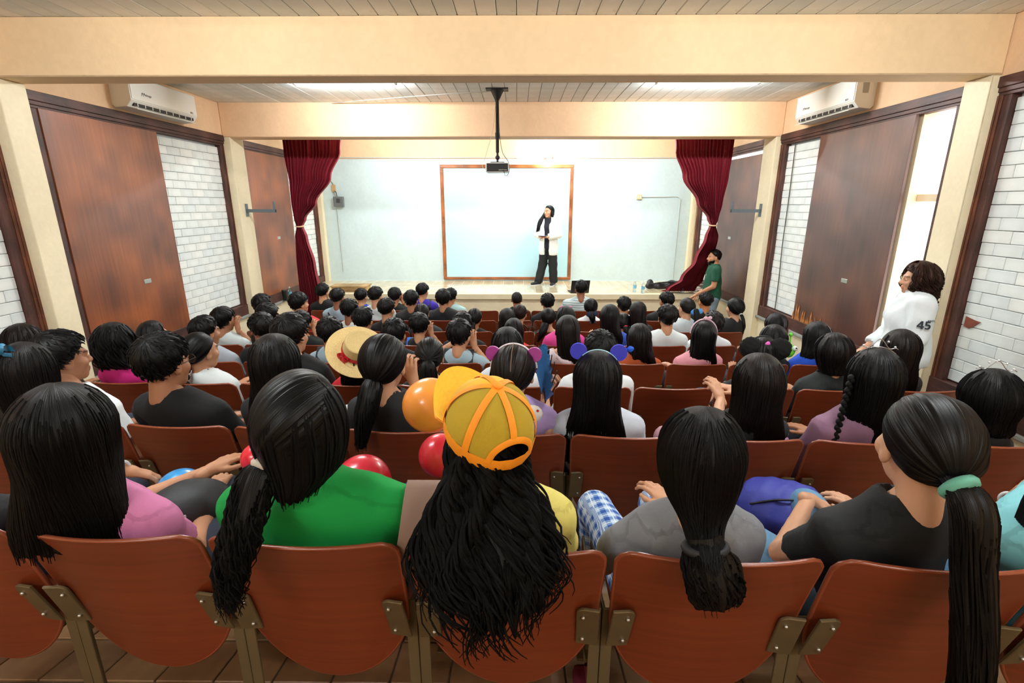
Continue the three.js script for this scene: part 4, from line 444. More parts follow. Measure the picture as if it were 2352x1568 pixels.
P('r7g', 7, 2, 1434, 682, 'boy with a white collar and flat-topped black hair', { m: 1, hy: -8, hair: 'short', shirt: WHT, collar: 1, skin: SK2 });
P('r7h', 7, 3, 1532, 671, 'boy in black tee with close-cropped sides', { m: 1, hy: -26, hair: 'fade', shirt: BLK, skin: SKIN });
P('r7j', 7, 4, 1622, 672, 'boy in black tee with a buzzed crew cut', { m: 1, hy: -22, hair: 'fade', hv: .75, hc: [34, 30, 28], shirt: BLK, skin: [204, 132, 84] });
// front row
P('r8a', 8, -7, 740, 652, 'boy in black tee beside the left curtain', { m: 1, hy: 34, hv: 1.1, shirt: BLK, w: 1.15, skin: SK2 });
P('r8b', 8, -6, 829, 663, 'boy in blue shirt with a faded undercut', { m: 1, hy: 26, hair: 'fade', shirt: [40, 64, 168], skin: SK2 });
P('r8c', 8, -5, 906, 661, 'boy in dark green tee with hand on his cheek', { m: 1, hy: 16, hair: 'mop', hv: 1.1, shirt: [34, 42, 40], raise: 'R', skin: SKIN });
P('r8d', 8, -4, 970, 651, 'boy in purple shirt with a backpack strap', { m: 1, hy: 24, hair: 'fade', shirt: [62, 44, 164], skin: SK2, w: 1.08 });
P('r8e', 8, -3, 1035, 662, 'boy in pale aqua shirt in the front row', { m: 1, hy: 16, shirt: [170, 206, 208], collar: 1, w: 1.1 });
P('r8f', 8, -1, 1187, 669, 'man with a closely shaved head in black', { m: 1, hy: 4, hair: 'bald', hc: [40, 32, 29], shirt: BLK, skin: SK3 });
P('r8g', 8, 1, 1335, 644, 'man in striped pale polo with a black collar', { m: 1, hy: -4, hair: 'fade', hv: .9, shirt: [196, 212, 212], shirtM: mat([206, 220, 220], .85, { map: per(T.stripe, .16) }), collar: [30, 30, 32], w: 1.4, skin: SK3, hs: 1.12 });
// ---------------------------------------------------------------- fittings of the hall
const font = await new FontLoader().loadAsync('fonts/droid/droid_sans_bold.typeface.json');
const text = (s, size, depth = .001) => { const g = new TextGeometry(s, { font, size, depth, curveSegments: 4 }); g.computeBoundingBox(); const b = g.boundingBox; g.translate(-(b.min.x + b.max.x) / 2, -(b.min.y + b.max.y) / 2, 0); return keep(g); };
for (const s of [-1, 1]) { // split air conditioners above the windows
  const g = thing('air_conditioner', s < 0 ? 'white wall air conditioner above the reddish panel window' : 'white wall air conditioner above the bright window gap', 'air conditioner', [s < 0 ? WL : WR, 3.465, s < 0 ? -6.17 : -6.34], s < 0 ? Math.PI / 2 : -Math.PI / 2), w = s < 0 ? 1.1 : 1.14, h = .325, d = .205;   // local +z looks into the hall
  const sh = new THREE.Shape(); sh.moveTo(0, .03); sh.lineTo(0, h); sh.lineTo(d - .05, h); sh.quadraticCurveTo(d, h, d, h - .04); sh.lineTo(d, .075); sh.lineTo(d - .055, .012); sh.lineTo(.03, 0); sh.closePath();
  const bg = new THREE.ExtrudeGeometry(sh, { depth: w, bevelEnabled: true, bevelSize: .006, bevelThickness: .006, bevelSegments: 2 }); bg.translate(0, 0, -w / 2); bg.rotateY(-Math.PI / 2); const m = mat([240, 238, 230], .32, { clearcoat: .3 });
  mesh('casing', bg, m, g); mesh('front_panel', bx(-w / 2 + .004, w / 2 - .004, .08, h - .012, d + .004, d + .014, .006), mat([244, 243, 236], .2, { clearcoat: .5 }), g);
  mesh('outlet_slot', bx(-w / 2 + .05, w / 2 - .05, .022, .068, d - .045, d - .012), M.dark, g).rotation.x = 0;
  const fl = mesh('flap', bx(-w / 2 + .04, w / 2 - .04, -.004, .003, 0, .075, .002), m, g); fl.position.set(0, .008, d - .05); fl.rotation.x = .25;
  for (let i = 0; i < 9; i++) { const v = mesh('vane', bx(-.004, .004, .02, .066, d - .05, d - .006), m, g); v.position.x = -w / 2 + .1 + i * (w - .2) / 8; v.rotation.y = 0; }
  const ink = mat([96, 92, 90], .5); for (const [str, x, y, size] of [['mirage', -w * .27 * 1, .15, .022], ['NEX', w * .4, .105, .02]]) { const t = mesh('lettering', text(str, size), ink, g); t.position.set(x, y, d + .0146); }
  const lg = new THREE.Shape(); for (const o of [0, .028]) { lg.moveTo(o, 0); lg.lineTo(o + .012, .032); lg.lineTo(o + .03, .032); lg.lineTo(o + .022, .012); lg.lineTo(o + .014, .024); lg.lineTo(o + .008, 0); lg.closePath(); } const e = mesh('emblem', new THREE.ExtrudeGeometry(lg, { depth: .001, bevelEnabled: false }), ink, g); e.position.set(-w * .27 - .105, .136, d + .0146);
  if (s > 0) { const st = mesh('rating_sticker', bx(.012, .0125, -.05, .05, -.03, .03), mat([176, 172, 160], .7), g); st.position.set(w / 2 - .002, .2, .11); const dot = mesh('green_sticker', new THREE.CircleGeometry(.012, 14), mat([60, 150, 60], .6), g); dot.position.set(w / 2 + .008, .29, .11); dot.rotation.y = Math.PI / 2; }
}
{ // projector on its pole
  const c = at(1143, 386, 6.8), g = thing('projector', 'black ceiling projector with white rim on a long black pole', 'projector', [c.x, c.y, c.z]), top = CEIL - c.y;
  mesh('ceiling_plate', bx(-.14, .14, top - .012, top, -.09, .09, .003), M.dark, g); mesh('flange', cyl([0, top - .14, 0], [0, top - .012, 0], .02, .085, 4), M.dark, g); const pole = mesh('pole', cyl([0, .19, 0], [0, top - .1, 0], .022, .022, 14), M.black, g); mesh('collar', cyl([0, .36, 0], [0, .43, 0], .028, .028, 14), M.black, pole);
  mesh('swivel', join([new THREE.SphereGeometry(.03, 12, 8).translate(0, .13, 0), cyl([0, .06, 0], [0, .2, 0], .014), bx(-.09, .09, .062, .074, -.06, .06, .003)]), M.dark, g);
  mesh('casing', bx(-.152, .152, -.058, .062, -.13, .12, .02), mat([232, 232, 228], .35), g); const back = mesh('connector_panel', bx(-.138, .138, -.046, .05, .118, .128, .014), M.black, g);
  for (let i = 0; i < 6; i++) mesh('socket', bx(.02 + i * .018, .032 + i * .018, -.036, -.024, .127, .131), mat([150, 150, 146], .4, { metalness: .6 }), back);
  mesh('lens', cyl([-.07, 0, -.125], [-.07, 0, -.15], .034, .034, 20), mat([40, 40, 60], .1, { emissive: new THREE.Color(.7, .75, 1), emissiveIntensity: 1.5 }), g);
  const L = new THREE.SpotLight(new THREE.Color(.72, .8, 1), BEAM, 0, 20 * RAD, .9, 2); L.position.set(c.x - .07, c.y, c.z - .17); L.target.position.set(-.2, 2.0, -ZB); L.castShadow = true; L.name = 'projector_beam'; scene.add(L, L.target);
  const k = thing('projector_cable', 'thin black cable hanging beside the projector pole', 'cable', [c.x, c.y, c.z]); mesh('cable', tube([[.02, .75, .03], [.03, .4, .03], [.07, .18, .05], [.145, .06, .1], [.15, -.06, .15], [.11, -.11, .15], [.08, -.03, .14]], .004, 40, 6), M.black, k); mesh('cable', tube([[-.02, .75, .03], [-.06, .45, .03], [-.16, .12, .06], [-.19, .0, .12], [-.13, -.03, .13]], .003, 40, 6), mat([214, 200, 170], .6), k);
  const k2 = one('ceiling_cable', tube([[-.02, CEIL - .02, -6.8], [-.8, CEIL - .03, -6.95], [-1.7, CEIL - .02, -7.3], [-2.4, CEIL - .015, -7.58]].map(([x, y, z]) => [x - .22, y, z]), .006, 30, 6), mat([176, 172, 164], .6), 'pale cable stapled along ceiling from the projector plate', 'cable');
}
{ // board on the stage wall
  const g = thing('projection_board', 'large white board in an orange-brown wooden frame on stage wall', 'whiteboard', [-.215, 0, -ZB]), x0 = -1.415, x1 = 1.415, y0 = .86, y1 = 3.288, m = mat([176, 104, 52], .4, { map: per(T.trim, 1), clearcoat: .3 });
  mesh('board', bx(x0 + .03, x1 - .03, y0 + .03, y1 - .03, .004, .03, .003), mat([188, 230, 238], .22, { clearcoat: .6, clearcoatRoughness: .15 }), g);
  for (const [a, b, c, d, sw] of [[x0, x1, y1 - .075, y1, true], [x0, x1, y0, y0 + .06, true]]) mesh('frame_rail', bx(a, b, c, d, .003, .05, .012, sw), m, g); for (const x of [x0, x1 - .075]) mesh('frame_stile', bx(x, x + .075, y0 + .055, y1 - .07, .003, .05, .012), m, g);
}
{ // conduits, boxes and a small lamp on the stage wall
  one('conduit', join([cyl([-4.0, 3.425, -ZB + .03], [3.55, 3.418, -ZB + .03], .011, .011, 8), ...[-3, -1.6, 0, 1.5, 2.9].map((x) => bx(x - .008, x + .008, 3.405, 3.44, -ZB + .01, -ZB + .045))]), mat([196, 196, 190], .5), 'long grey conduit along the top of the white stage wall', 'conduit');
  const o = thing('outlet_box', 'yellowish outlet box with a conduit on the white stage wall', 'outlet', [2.615, 2.63, -ZB]); mesh('plate', bx(-.055, .055, -.05, .05, .002, .04, .006), mat([206, 196, 150], .5), o); for (const x of [-.022, .022]) mesh('socket', bx(x - .014, x + .014, -.022, .022, .038, .043, .003), mat([240, 236, 214], .5), o); mesh('conduit', tube([[.055, 0, .02], [.5, .004, .02], [.82, .004, .02], [.87, -.03, .02], [.875, -.3, .02], [.86, -1.77, .02]], .009, 60, 8), mat([200, 208, 206], .5), o);
  const b = thing('breaker_box', 'small grey breaker box with cables on the stage wall', 'breaker box', [-3.83, 2.54, -ZB]); mesh('case', bx(-.1, .11, -.11, .1, .003, .09, .008), M.grey, b); mesh('cover_window', bx(-.035, .045, -.03, .06, .088, .094, .004), mat([60, 66, 72], .3), b); mesh('cable', tube([[-.06, .1, .04], [-.11, .22, .02], [-.09, .34, .02], [-.14, .42, .015]], .007, 24, 6), mat([150, 130, 96], .7), b); mesh('cable', tube([[-.02, .1, .05], [-.05, .2, .03], [-.12, .24, .02]], .007, 20, 6), M.dark, b); mesh('conduit', tube([[-.05, -.11, .03], [-.05, -.9, .02], [-.045, -1.5, .02]], .009, 20, 6), mat([190, 192, 186], .5), b); mesh('terminal', bx(-.13, -.05, .2, .34, .002, .03, .004), mat([196, 160, 110], .7), b);
  const l = thing('wall_bulb', 'small bright bulb in a socket on stage wall conduit', 'lamp', [.70, 3.42, -ZB]); mesh('socket', join([cyl([.04, .03, .03], [0, 0, .12], .026, .026, 14), bx(.02, .09, .01, .05, .0, .05, .005)]), mat([150, 146, 140], .5), l); mesh('bulb', new THREE.SphereGeometry(.045, 18, 12).translate(-.035, -.035, .15), mat([250, 250, 250], .3, { emissive: new THREE.Color(1, .98, .95), emissiveIntensity: 3 }), l); const pl = new THREE.PointLight(new THREE.Color(1, .97, .92), 6); pl.position.set(.665, 3.385, -ZB + .22); pl.castShadow = true; pl.name = 'bulb_light'; scene.add(pl);
}
for (const s of [-1, 1]) { // empty screen brackets on the stage pillars
  const g = thing('wall_bracket', s < 0 ? 'empty grey steel bracket arm on the left stage pillar' : 'empty grey steel bracket arm on the right stage pillar', 'bracket', [s < 0 ? XL : XR, 2.385, -7.8]), k = -s; const m = mat([104, 116, 124], .45, { metalness: .5 });
  mesh('wall_plate', bx(0, k * .012, -.09, .1, -.035, .035, .003), m, g); mesh('arm', bx(k * .01, k * .45, -.028, .02, -.022, .022, .003), m, g); mesh('end_plate', bx(k * .415, k * .45, -.03, .14, -.004, .004, .002), m, g); mesh('end_cap', bx(k * .448, k * .453, -.026, .018, -.02, .02), M.dark, g);
}
// ---------------------------------------------------------------- curtains
function curtain(label, key, n = 15) { // key rows: [y, x centre, half width, z, fold depth]
  const rows = [], C = n * 8, R = 64; for (let j = 0; j <= R; j++) { const t = j / R * (key.length - 1), i = Math.min(key.length - 2, Math.floor(t)), f = t - i, g = f * f * (3 - 2 * f), k = key[i].map((a, q) => mix(a, key[i + 1][q], q === 0 ? f : g)); const row = []; for (let c = 0; c <= C; c++) { const s = c / C * 2 - 1, w = noise(s * 7 + 3, k[0] * .8) - .5; const a = (s + w * .1) * Math.PI * n; row.push(V(k[1] + s * k[2] + Math.cos(a) * k[2] * .035, k[0], k[3] + Math.sin(a) * k[4] + k[4] * .7 * w)); } rows.push(row); }
  const g = thing('stage_curtain', label, 'curtain'); const cm = mat([128, 16, 36], .7, { sheen: .6, sheenRoughness: .4, sheenColor: new THREE.Color(.5, .06, .1), side: THREE.DoubleSide }); mesh('cloth', grid(rows, false), cm, g); mesh('lining', grid(rows.map((r) => r.map((p) => V(p.x, p.y, p.z - .012))), true), cm, g); return g;
}
{ const zc = -8.3; let g = curtain('dark red velvet curtain tied back at the left of stage', [[3.66, -3.23, .48, zc, .04], [3.3, -3.25, .44, zc, .042], [2.9, -3.34, .345, zc, .045], [2.5, -3.475, .2, zc, .05], [2.25, -3.565, .085, zc, .05], [2.125, -3.585, .045, zc, .04], [1.95, -3.58, .09, zc, .05], [1.5, -3.55, .15, zc, .055], [1.0, -3.53, .175, zc, .055], [.62, -3.52, .18, zc, .055]]); const t = new THREE.TorusGeometry(.058, .011, 8, 20); t.scale(1, 1, 1.1); t.rotateX(Math.PI / 2 + .15); t.translate(-3.585, 2.13, zc); mesh('tie_back', keep(t), mat([214, 180, 140], .5), g);
  g = curtain('dark red velvet curtain tied back at the right of stage', [[3.66, 2.93, .475, zc, .04], [3.3, 2.95, .44, zc, .042], [2.9, 3.02, .35, zc, .045], [2.5, 3.12, .2, zc, .05], [2.25, 3.2, .08, zc, .05], [2.15, 3.212, .045, zc, .04], [1.95, 3.25, .1, zc - .1, .05], [1.55, 3.27, .15, zc - .4, .055], [1.15, 3.24, .2, zc - .8, .055], [.9, 3.16, .27, zc - 1.1, .05], [.85, 3.13, .3, zc - 1.2, .03]]); const u = new THREE.TorusGeometry(.058, .011, 8, 20); u.rotateX(Math.PI / 2 + .15); u.translate(3.212, 2.15, zc); mesh('tie_back', keep(u), mat([214, 180, 140], .5), g);
  const r = thing('curtain_rail', 'thin dark curtain rail hidden behind the stage beam', 'rail', [0, 3.68, zc]); mesh('rod', cyl([WL, 0, 0], [WR, 0, 0], .014), M.dark, r); }
// ---------------------------------------------------------------- things on the stage and the sills
const bottleG = lathe([[0, 0], [.031, 0], [.033, .01], [.033, .06], [.031, .065], [.033, .07], [.033, .13], [.024, .165], [.0135, .18], [.0135, .196], [0, .196]], 18), capG = cyl([0, .194, 0], [0, .214, 0], .0155, .0155, 14), wrapG = lathe([[.0338, .075], [.0338, .125]], 18);
function bottle(p, label) { const g = thing('water_bottle', label, 'bottle', p, 0, 'water bottles'); mesh('bottle', bottleG, mat([222, 240, 246], .05, { transmission: .9, thickness: .03, ior: 1.33 }), g); mesh('cap', capG, mat([210, 232, 240], .4), g); mesh('wrapper', wrapG, mat([120, 190, 220], .4), g); return g; }
const onStage = (u, v) => { const d = at(u, v, 1).sub(V(0, CAM.y, 0)); return V(0, CAM.y, 0).addScaledVector(d, (STAGE - CAM.y) / d.y); };
[[1476, 673, 'clear water bottle on stage beside the black bag end'], [1457, 670, 'clear water bottle on stage edge farthest from the black bag'], [1567, 672, 'clear water bottle on stage beside the coiled cables']].forEach(([u, v, l]) => bottle(onStage(u, v), l));
bottle([-4.19, .80, -8.95], 'clear water bottle on the left sill beside a black tumbler');
{ const g = thing('tumbler', 'black insulated tumbler on the left stage window sill', 'tumbler', [-4.19, .80, -8.74]); mesh('cup', lathe([[0, 0], [.036, 0], [.044, .16], [.045, .19], [.04, .19], [.036, .02], [0, .02]], 24), M.black, g); mesh('lid', cyl([0, .185, 0], [0, .197, 0], .043, .041, 20), mat([70, 70, 74], .4), g); }
{ const p = onStage(1332, 671), g = thing('laptop', 'black laptop open towards the presenter on stage edge', 'laptop', [p.x - .03, STAGE, p.z - .04], Math.PI + .12); mesh('base', bx(-.18, .18, 0, .02, -.12, .12, .004), M.dark, g); mesh('keyboard', bx(-.16, .16, .0195, .0215, -.1, .02), M.black, g); const s = mesh('screen_lid', bx(-.18, .18, 0, .25, -.006, .004, .004), M.dark, g); s.position.set(0, .012, -.122); s.rotation.x = -.28; mesh('display', bx(-.165, .165, .015, .235, .004, .0055), mat([14, 16, 20], .15, { emissive: new THREE.Color(.5, .6, .8), emissiveIntensity: .4 }), s); }
{ const p = onStage(1522, 662), g = thing('equipment_bag', 'flat black equipment bag lying on stage floor', 'bag', [p.x, STAGE, p.z]); const f = field([{ a: [-.33, .06, .06], b: [-.1, .05, .03], ra: .05, rb: .06, k: .05 }, { a: [-.1, .055, .03], b: [.3, .06, -.02], ra: .06, rb: .075, k: .06, sz: 1.3 }, { c: [-.27, .12, .0], r: [.07, .06, .05], k: .05 }, { c: [.2, .1, 0], r: [.16, .06, .1], k: .05 }]); mesh('bag_body', muv(net((x, y, z) => Math.max(f(x, y, z) + .008 * Math.sin(x * 31 + z * 20), .002 - y), [-.5, -.02, -.25], [.5, .25, .25], .014)), mat([24, 24, 27], .45), g); mesh('strap', tube([[-.3, .1, .1], [-.1, .13, .1], [.15, .14, .09], [.33, .07, .08]], .012, 24, 6), M.black, g); }
{ const p = onStage(1608, 668), g = thing('cable_coil', 'loose white and black cables coiled on stage corner', 'cables', [p.x, STAGE, p.z]); for (let i = 0; i < 7; i++) { const a = rr(.08, .15), pts = []; for (let k = 0; k < 12; k++) { const t = k / 12 * 6.283; pts.push(V(Math.cos(t) * a * 1.3 + rr(-.02, .02), .012 + (.5 + .5 * Math.sin(t + i)) * (i % 3 === 0 ? .1 : .03), Math.sin(t) * a + rr(-.02, .02))); } mesh('cable_loop', tube(pts, .005, 48, 6, true), i % 2 ? mat([206, 200, 196], .6) : M.dark, g); } }
{ const g = thing('wooden_step', 'low tan wooden step box on the left of stage', 'step', [-3.27, STAGE, -9.62]); mesh('top_board', bx(-.36, .36, .09, .115, -.17, .17, .004, true), mat([206, 176, 122], .6, { map: per(T.trim, 1) }), g); mesh('front_board', bx(-.34, .34, 0, .09, .13, .15, .003, true), mat([196, 164, 110], .6, { map: per(T.trim, 1) }), g); for (const x of [-.34, .32]) mesh('side_board', bx(x, x + .02, 0, .09, -.16, .13, .003), mat([190, 158, 106], .6), g); }
// ---------------------------------------------------------------- people on their feet
function standing(q) {
  const s = q.h / 1.7, root = thing('person', q.l, 'person', q.pos, q.turn), male = q.m ? 1 : 0, J = (x, y, z) => [x * s, y * s, z * s], w = q.w || 1, hc = V(...J(...(q.head || [0, 1.575, -.02])));
  const rot = new THREE.Euler(-(q.hp || 0) * RAD, (q.hturn || 0) * RAD, 0, 'YXZ'), hsz = (q.hs || 1) * 1.0, H = new THREE.Matrix4().compose(hc, new THREE.Quaternion().setFromEuler(rot), V(hsz, hsz, hsz)), sw = (male ? .2 : .175) * (1 + (w - 1) * .5);
  const torso = (f) => [{ a: J(0, .92, 0), b: J(0, 1.12, 0), ra: (.165 * w + f) * s, rb: (.14 * w + f) * s, sz: .72, k: .06 }, { a: J(0, 1.12, 0), b: J(0, 1.3, .0), ra: (.14 * w + f) * s, rb: (.155 * w + f) * s, sz: .68, k: .06 }, { a: J(-sw + .045, 1.39, .01), b: J(sw - .045, 1.39, .01), ra: (.055 + f) * s, k: .06 }, { a: J(-.06, 1.425, .01), b: J(.06, 1.425, .01), ra: (.045 + f) * s, k: .05 }, ...(male ? [] : [{ c: J(.075, 1.24, -.085), r: [(.07 * w + f) * s, (.07 * w + f) * s, (.06 * w + f) * s], k: .05 }, { c: J(-.075, 1.24, -.085), r: [(.07 * w + f) * s, (.07 * w + f) * s, (.06 * w + f) * s], k: .05 }])];
  const legs = (f, fl = 0) => [-1, 1].flatMap((k) => { const L = k < 0 ? q.legL : q.legR; return [{ a: J(k * .085, .9, 0), b: J(...L[0]), ra: (.095 * w + f) * s, rb: (.062 + f + fl) * s, k: .04 }, { a: J(...L[0]), b: J(...L[1]), ra: (.062 + f + fl) * s, rb: (.044 + f + fl * 1.6) * s, k: .03 }]; });
  const arm = (k, f) => { const A = k < 0 ? q.armL : q.armR; return [{ a: J(k * sw, 1.385, .01), b: J(...A[0]), ra: (.052 * w + f) * s, rb: (.04 + f) * s, k: .03 }, { a: J(...A[0]), b: J(...A[1]), ra: (.04 + f) * s, rb: (.028 + f) * s, k: .015 }]; };
  const lo = [-.6, 0, -.6].map((v) => v * s), hi = [.6 * s, 1.56 * s, .5 * s], c = .016, parts = [];
  for (const k of [-1, 1]) { const A = k < 0 ? q.armL : q.armR, W = V(...J(...A[1])), d = A[2] ? V(...A[2]) : W.clone().sub(V(...J(...A[0]))); parts.push(handAt(W, d, k > 0, A[3] ?? .4, A[4] || 0, male ? 1.02 : .92)); }
  const hg = headOf(male, .0055).clone(); hg.applyMatrix4(H);
  mesh('body', joinC([white3(net(field([...torso(-.012), ...legs(-.012), ...arm(-1, 0), ...arm(1, 0), { a: J(0, 1.4, .01), b: [hc.x, hc.y - .07, hc.z + .025], ra: .052, rb: .048, k: .03 }]), lo, hi, .02)), hg, ...parts]), skinM(q.skin || SK4), root);
  const lf = field([...legs(.012, q.flare || 0), { c: J(0, .92, 0), r: [.175 * w * s, .1 * s, .125 * w * s], k: .05 }]); mesh('trousers', muv(net((x, y, z) => Math.max(lf(x, y, z), .05 * s - y, y - 1.0 * s) + .003 * Math.sin(y * 40 + x * 30), lo, hi, c)), clothM(q.pants), root);
  const sleeve = (k, f, len) => { const A = k < 0 ? q.armL : q.armR, up = len <= 1, S = V(...J(k * sw, 1.385, .01)), E = V(...J(...A[0])), W = V(...J(...A[1])), pr = arm(k, f), fn = field(up ? [pr[0]] : pr), cut = up ? S.clone().lerp(E, len) : E.clone().lerp(W, len - 1), dir = up ? E.clone().sub(S).normalize() : W.clone().sub(E).normalize(); return (x, y, z) => Math.max(fn(x, y, z), (x - cut.x) * dir.x + (y - cut.y) * dir.y + (z - cut.z) * dir.z); };
  const top = (name, f, hem, len, col, open, flare = 0) => { const b = field([...torso(f), { a: J(0, hem + .1, 0), b: J(0, 1.15, 0), ra: (.168 * w + f + flare) * s, rb: (.14 * w + f) * s, sz: .74, k: .05 }]), sl = [-1, 1].map((k) => sleeve(k, f + .008, len)), nk = V(hc.x * .5, 1.50 * s, .005); return mesh(name, muv(net((x, y, z) => { let d = Math.max(b(x, y, z), hem * s - y); for (const e of sl) { const v = e(x, y, z), k = .03, h = Math.max(k - Math.abs(d - v), 0) / k; d = Math.min(d, v) - h * h * k * .25; } d = Math.max(d, .075 - Math.hypot(x - nk.x, y - nk.y, z - nk.z)); if (open && z < -.02) d = Math.max(d, open(y / s) - Math.abs(x)); if (Math.abs(d) < .05) d += .004 * Math.sin(x * 38 + y * 27 + z * 23 + 4 * noise(x * 9, y * 9, z * 9)); return d; }, lo, hi, c)), clothM(col), root); };
  const out = { root, H, s, hc }; out.shirt = top('shirt', .008, q.hem ?? .86, q.sl ?? .6, q.shirt); if (q.jacket) out.jacket = top('jacket', .026, q.jhem, q.jsl ?? 1.9, q.jacket, q.open, .02);
  for (const k of [-1, 1]) { const L = k < 0 ? q.legL : q.legR, e = mesh('shoe', shoeG, q.shoe || M.dark, root); e.position.set(L[1][0] * s, 0, L[1][2] * s - .02); e.rotation.y = L[2] || 0; e.scale.set(1.1, 1, 1.2); const so = mesh('sole', bx(-.04, .04, 0, .014, -.17, .06, .006), q.sole || M.dark, e); }
  return out;
}
{ // presenter
  const p = standing({ h: 1.62, m: 0, pos: [.66, STAGE, -10.38], turn: 158 * RAD, hturn: -28, hp: 0, l: 'woman in long white blazer presenting on stage before the board', pants: [22, 24, 26], flare: .022, shirt: [20, 22, 34], hem: .8, jacket: [236, 238, 232], jhem: .66, open: (y) => .05 + .02 * sm(1.2, 1.45, y), skin: SK4, legL: [[-.1, .48, .02], [-.12, .08, .04], .1], legR: [[.13, .48, .03], [.2, .08, -.05], -.5], armL: [[-.25, 1.1, -.06], [-.06, 1.06, -.27], [.6, .1, -.5], .5], armR: [[.25, 1.1, -.04], [.1, 1.07, -.28], [-.6, .1, -.5], .5], sole: mat([235, 235, 235], .6) });
  const hg = fallHair({ len: .36, n: 90, nt: 40, vol: .012, spread: 1.1, tip: .7, locks: 40, lr: .003, front: 106, back: .075, seed: 3 }); hg.push(...capHair({ pole: V(-.3, .9, .1), n: 80, nt: 16, fringe: -4, t: () => .012, groove: .002 }), ...tailHair([V(.075, .03, .0), V(.085, -.06, -.03), V(.105, -.19, -.13), V(.11, -.33, -.18), V(.16, -.43, -.18)], .042, { locks: 40, n: 24, curl: .004 }), ...tailHair([V(-.08, .03, .01), V(-.085, -.06, .01), V(-.1, -.16, .03)], .03, { locks: 12 })); addHair(hg, hairM([24, 22, 24]), 'hair', p.root, p.H);
  const f = thing('phone', 'small dark tablet held by the presenter', 'tablet', [.66, STAGE + 1.035, -10.38], 158 * RAD); mesh('case', bx(-.08, .08, -.005, .006, -.42, -.31, .003), mat([36, 38, 60], .3), f); mesh('screen', bx(-.072, .072, .006, .0075, -.412, -.318), mat([150, 160, 200], .1), f);
}
{ // man in green polo by the stage corner
  const p = standing({ h: 1.74, m: 1, w: 1.12, pos: [3.36, 0, -8.42], turn: 78 * RAD, hturn: 6, l: 'bearded man in dark green polo leaning by the stage corner', pants: [118, 140, 154], shirt: [14, 74, 52], hem: .88, sl: .68, skin: [186, 132, 98], legL: [[-.1, .48, -.02], [-.11, .08, .03], 0], legR: [[.1, .48, -.04], [.11, .08, .02], 0], armL: [[-.24, 1.13, -.02], [-.12, .96, -.26], [.2, -.5, -.8], .4], armR: [[.25, 1.12, .02], [.12, .93, -.2], [-.3, -.6, -.7], .4] });
  addHair(capHair({ pole: V(.05, .85, .5), n: 80, nt: 16, nape: 6, fringe: 0, t: (d) => mix(.004, .016, sm(-.3, .5, d.y)), groove: .002, tufts: 120, tw: .006, tl: .2 }), hairM([20, 18, 17]), 'hair', p.root, p.H);
  const jf = field([{ c: [0, -.046, -.027], r: [.068, .077, .067] }, { c: [0, -.1, -.06], r: [.03, .024, .027], k: .03 }]), bg = net((x, y, z) => Math.max(jf(x, y, z), y + .046 + .3 * Math.max(0, -.03 - z) - (z > -.02 ? .03 : 0), z - .03, .012 - Math.hypot(x * .5, y + .066, z + .095)), [-.09, -.15, -.12], [.09, 0, .06], .006); bg.applyMatrix4(p.H); mesh('beard', muv(bg), hairM([24, 20, 18]), p.root);
  const cl = new THREE.TorusGeometry(.068, .016, 6, 20); cl.rotateX(Math.PI / 2 + .3); cl.translate(0, 1.455 * p.s, -.01); mesh('collar', keep(cl), clothM([14, 74, 52]), p.shirt); const lg = mesh('chest_logo', text('A', .035), mat([214, 226, 222], .6), p.shirt); lg.rotation.y = Math.PI; lg.position.set(-.08, 1.3 * p.s, -.128);
}
{ // woman in white jacket by the bright gap
  const p = standing({ h: 1.66, m: 0, w: 1.2, pos: [3.36, floorY(4.12), -4.12], turn: 66 * RAD, hturn: 4, l: 'woman with curly auburn hair and white jacket by the bright gap', pants: [24, 26, 30], shirt: [120, 140, 160], jacket: [230, 238, 240], jhem: .84, jsl: 1.86, skin: SK4, legL: [[-.09, .48, -.02], [-.1, .08, .02], 0], legR: [[.09, .48, -.02], [.1, .08, .02], 0], armL: [[-.27, 1.12, .0], [-.11, .93, -.25], [.3, -.5, -.6], .6], armR: [[.27, 1.12, -.02], [.1, .92, -.26], [-.3, -.5, -.6], .6] });
  const hg = fallHair({ len: .32, n: 120, nt: 44, vol: .05, spread: 1.15, tip: .9, wave: .02, wf: 55, locks: 420, curl: .02, cf: 70, lseg: 22, lr: .004, front: 122, back: .08, seed: 9, rag: .15, groove: .012, fly: .03 }); hg.push(...capHair({ pole: V(.2, .9, .2), n: 70, nt: 16, fringe: -10, t: () => .022, groove: .006, tufts: 120 })); addHair(hg, hairM([124, 76, 58]), 'hair', p.root, p.H);
  const ink = mat([30, 36, 48], .7), wrapT = (str, size, y0, z0) => { const g = text(str, size, .003), q = g.attributes.position; for (let i = 0; i < q.count; i++) { const u = q.getX(i) + z0, y = q.getY(i) + y0, d = q.getZ(i), cx = mix(.1925, .27, clamp((1.385 - y) / .265, 0, 1)), R = .101 + d; q.setXYZ(i, -(cx + Math.sqrt(Math.max(.0004, R * R - u * u))) * p.s, y * p.s, u * p.s + .006); } g.computeVertexNormals(); return g; };
  mesh('sleeve_number', wrapT('45', .062, 1.25, 0), ink, p.jacket); mesh('sleeve_print', wrapT('ANOS', .014, 1.285, .045), ink, p.jacket);
  const cl = new THREE.TorusGeometry(.072, .018, 6, 20); cl.rotateX(Math.PI / 2 + .35); cl.translate(0, 1.455 * p.s, -.01); mesh('collar', keep(cl), clothM([224, 232, 236]), p.jacket);
}
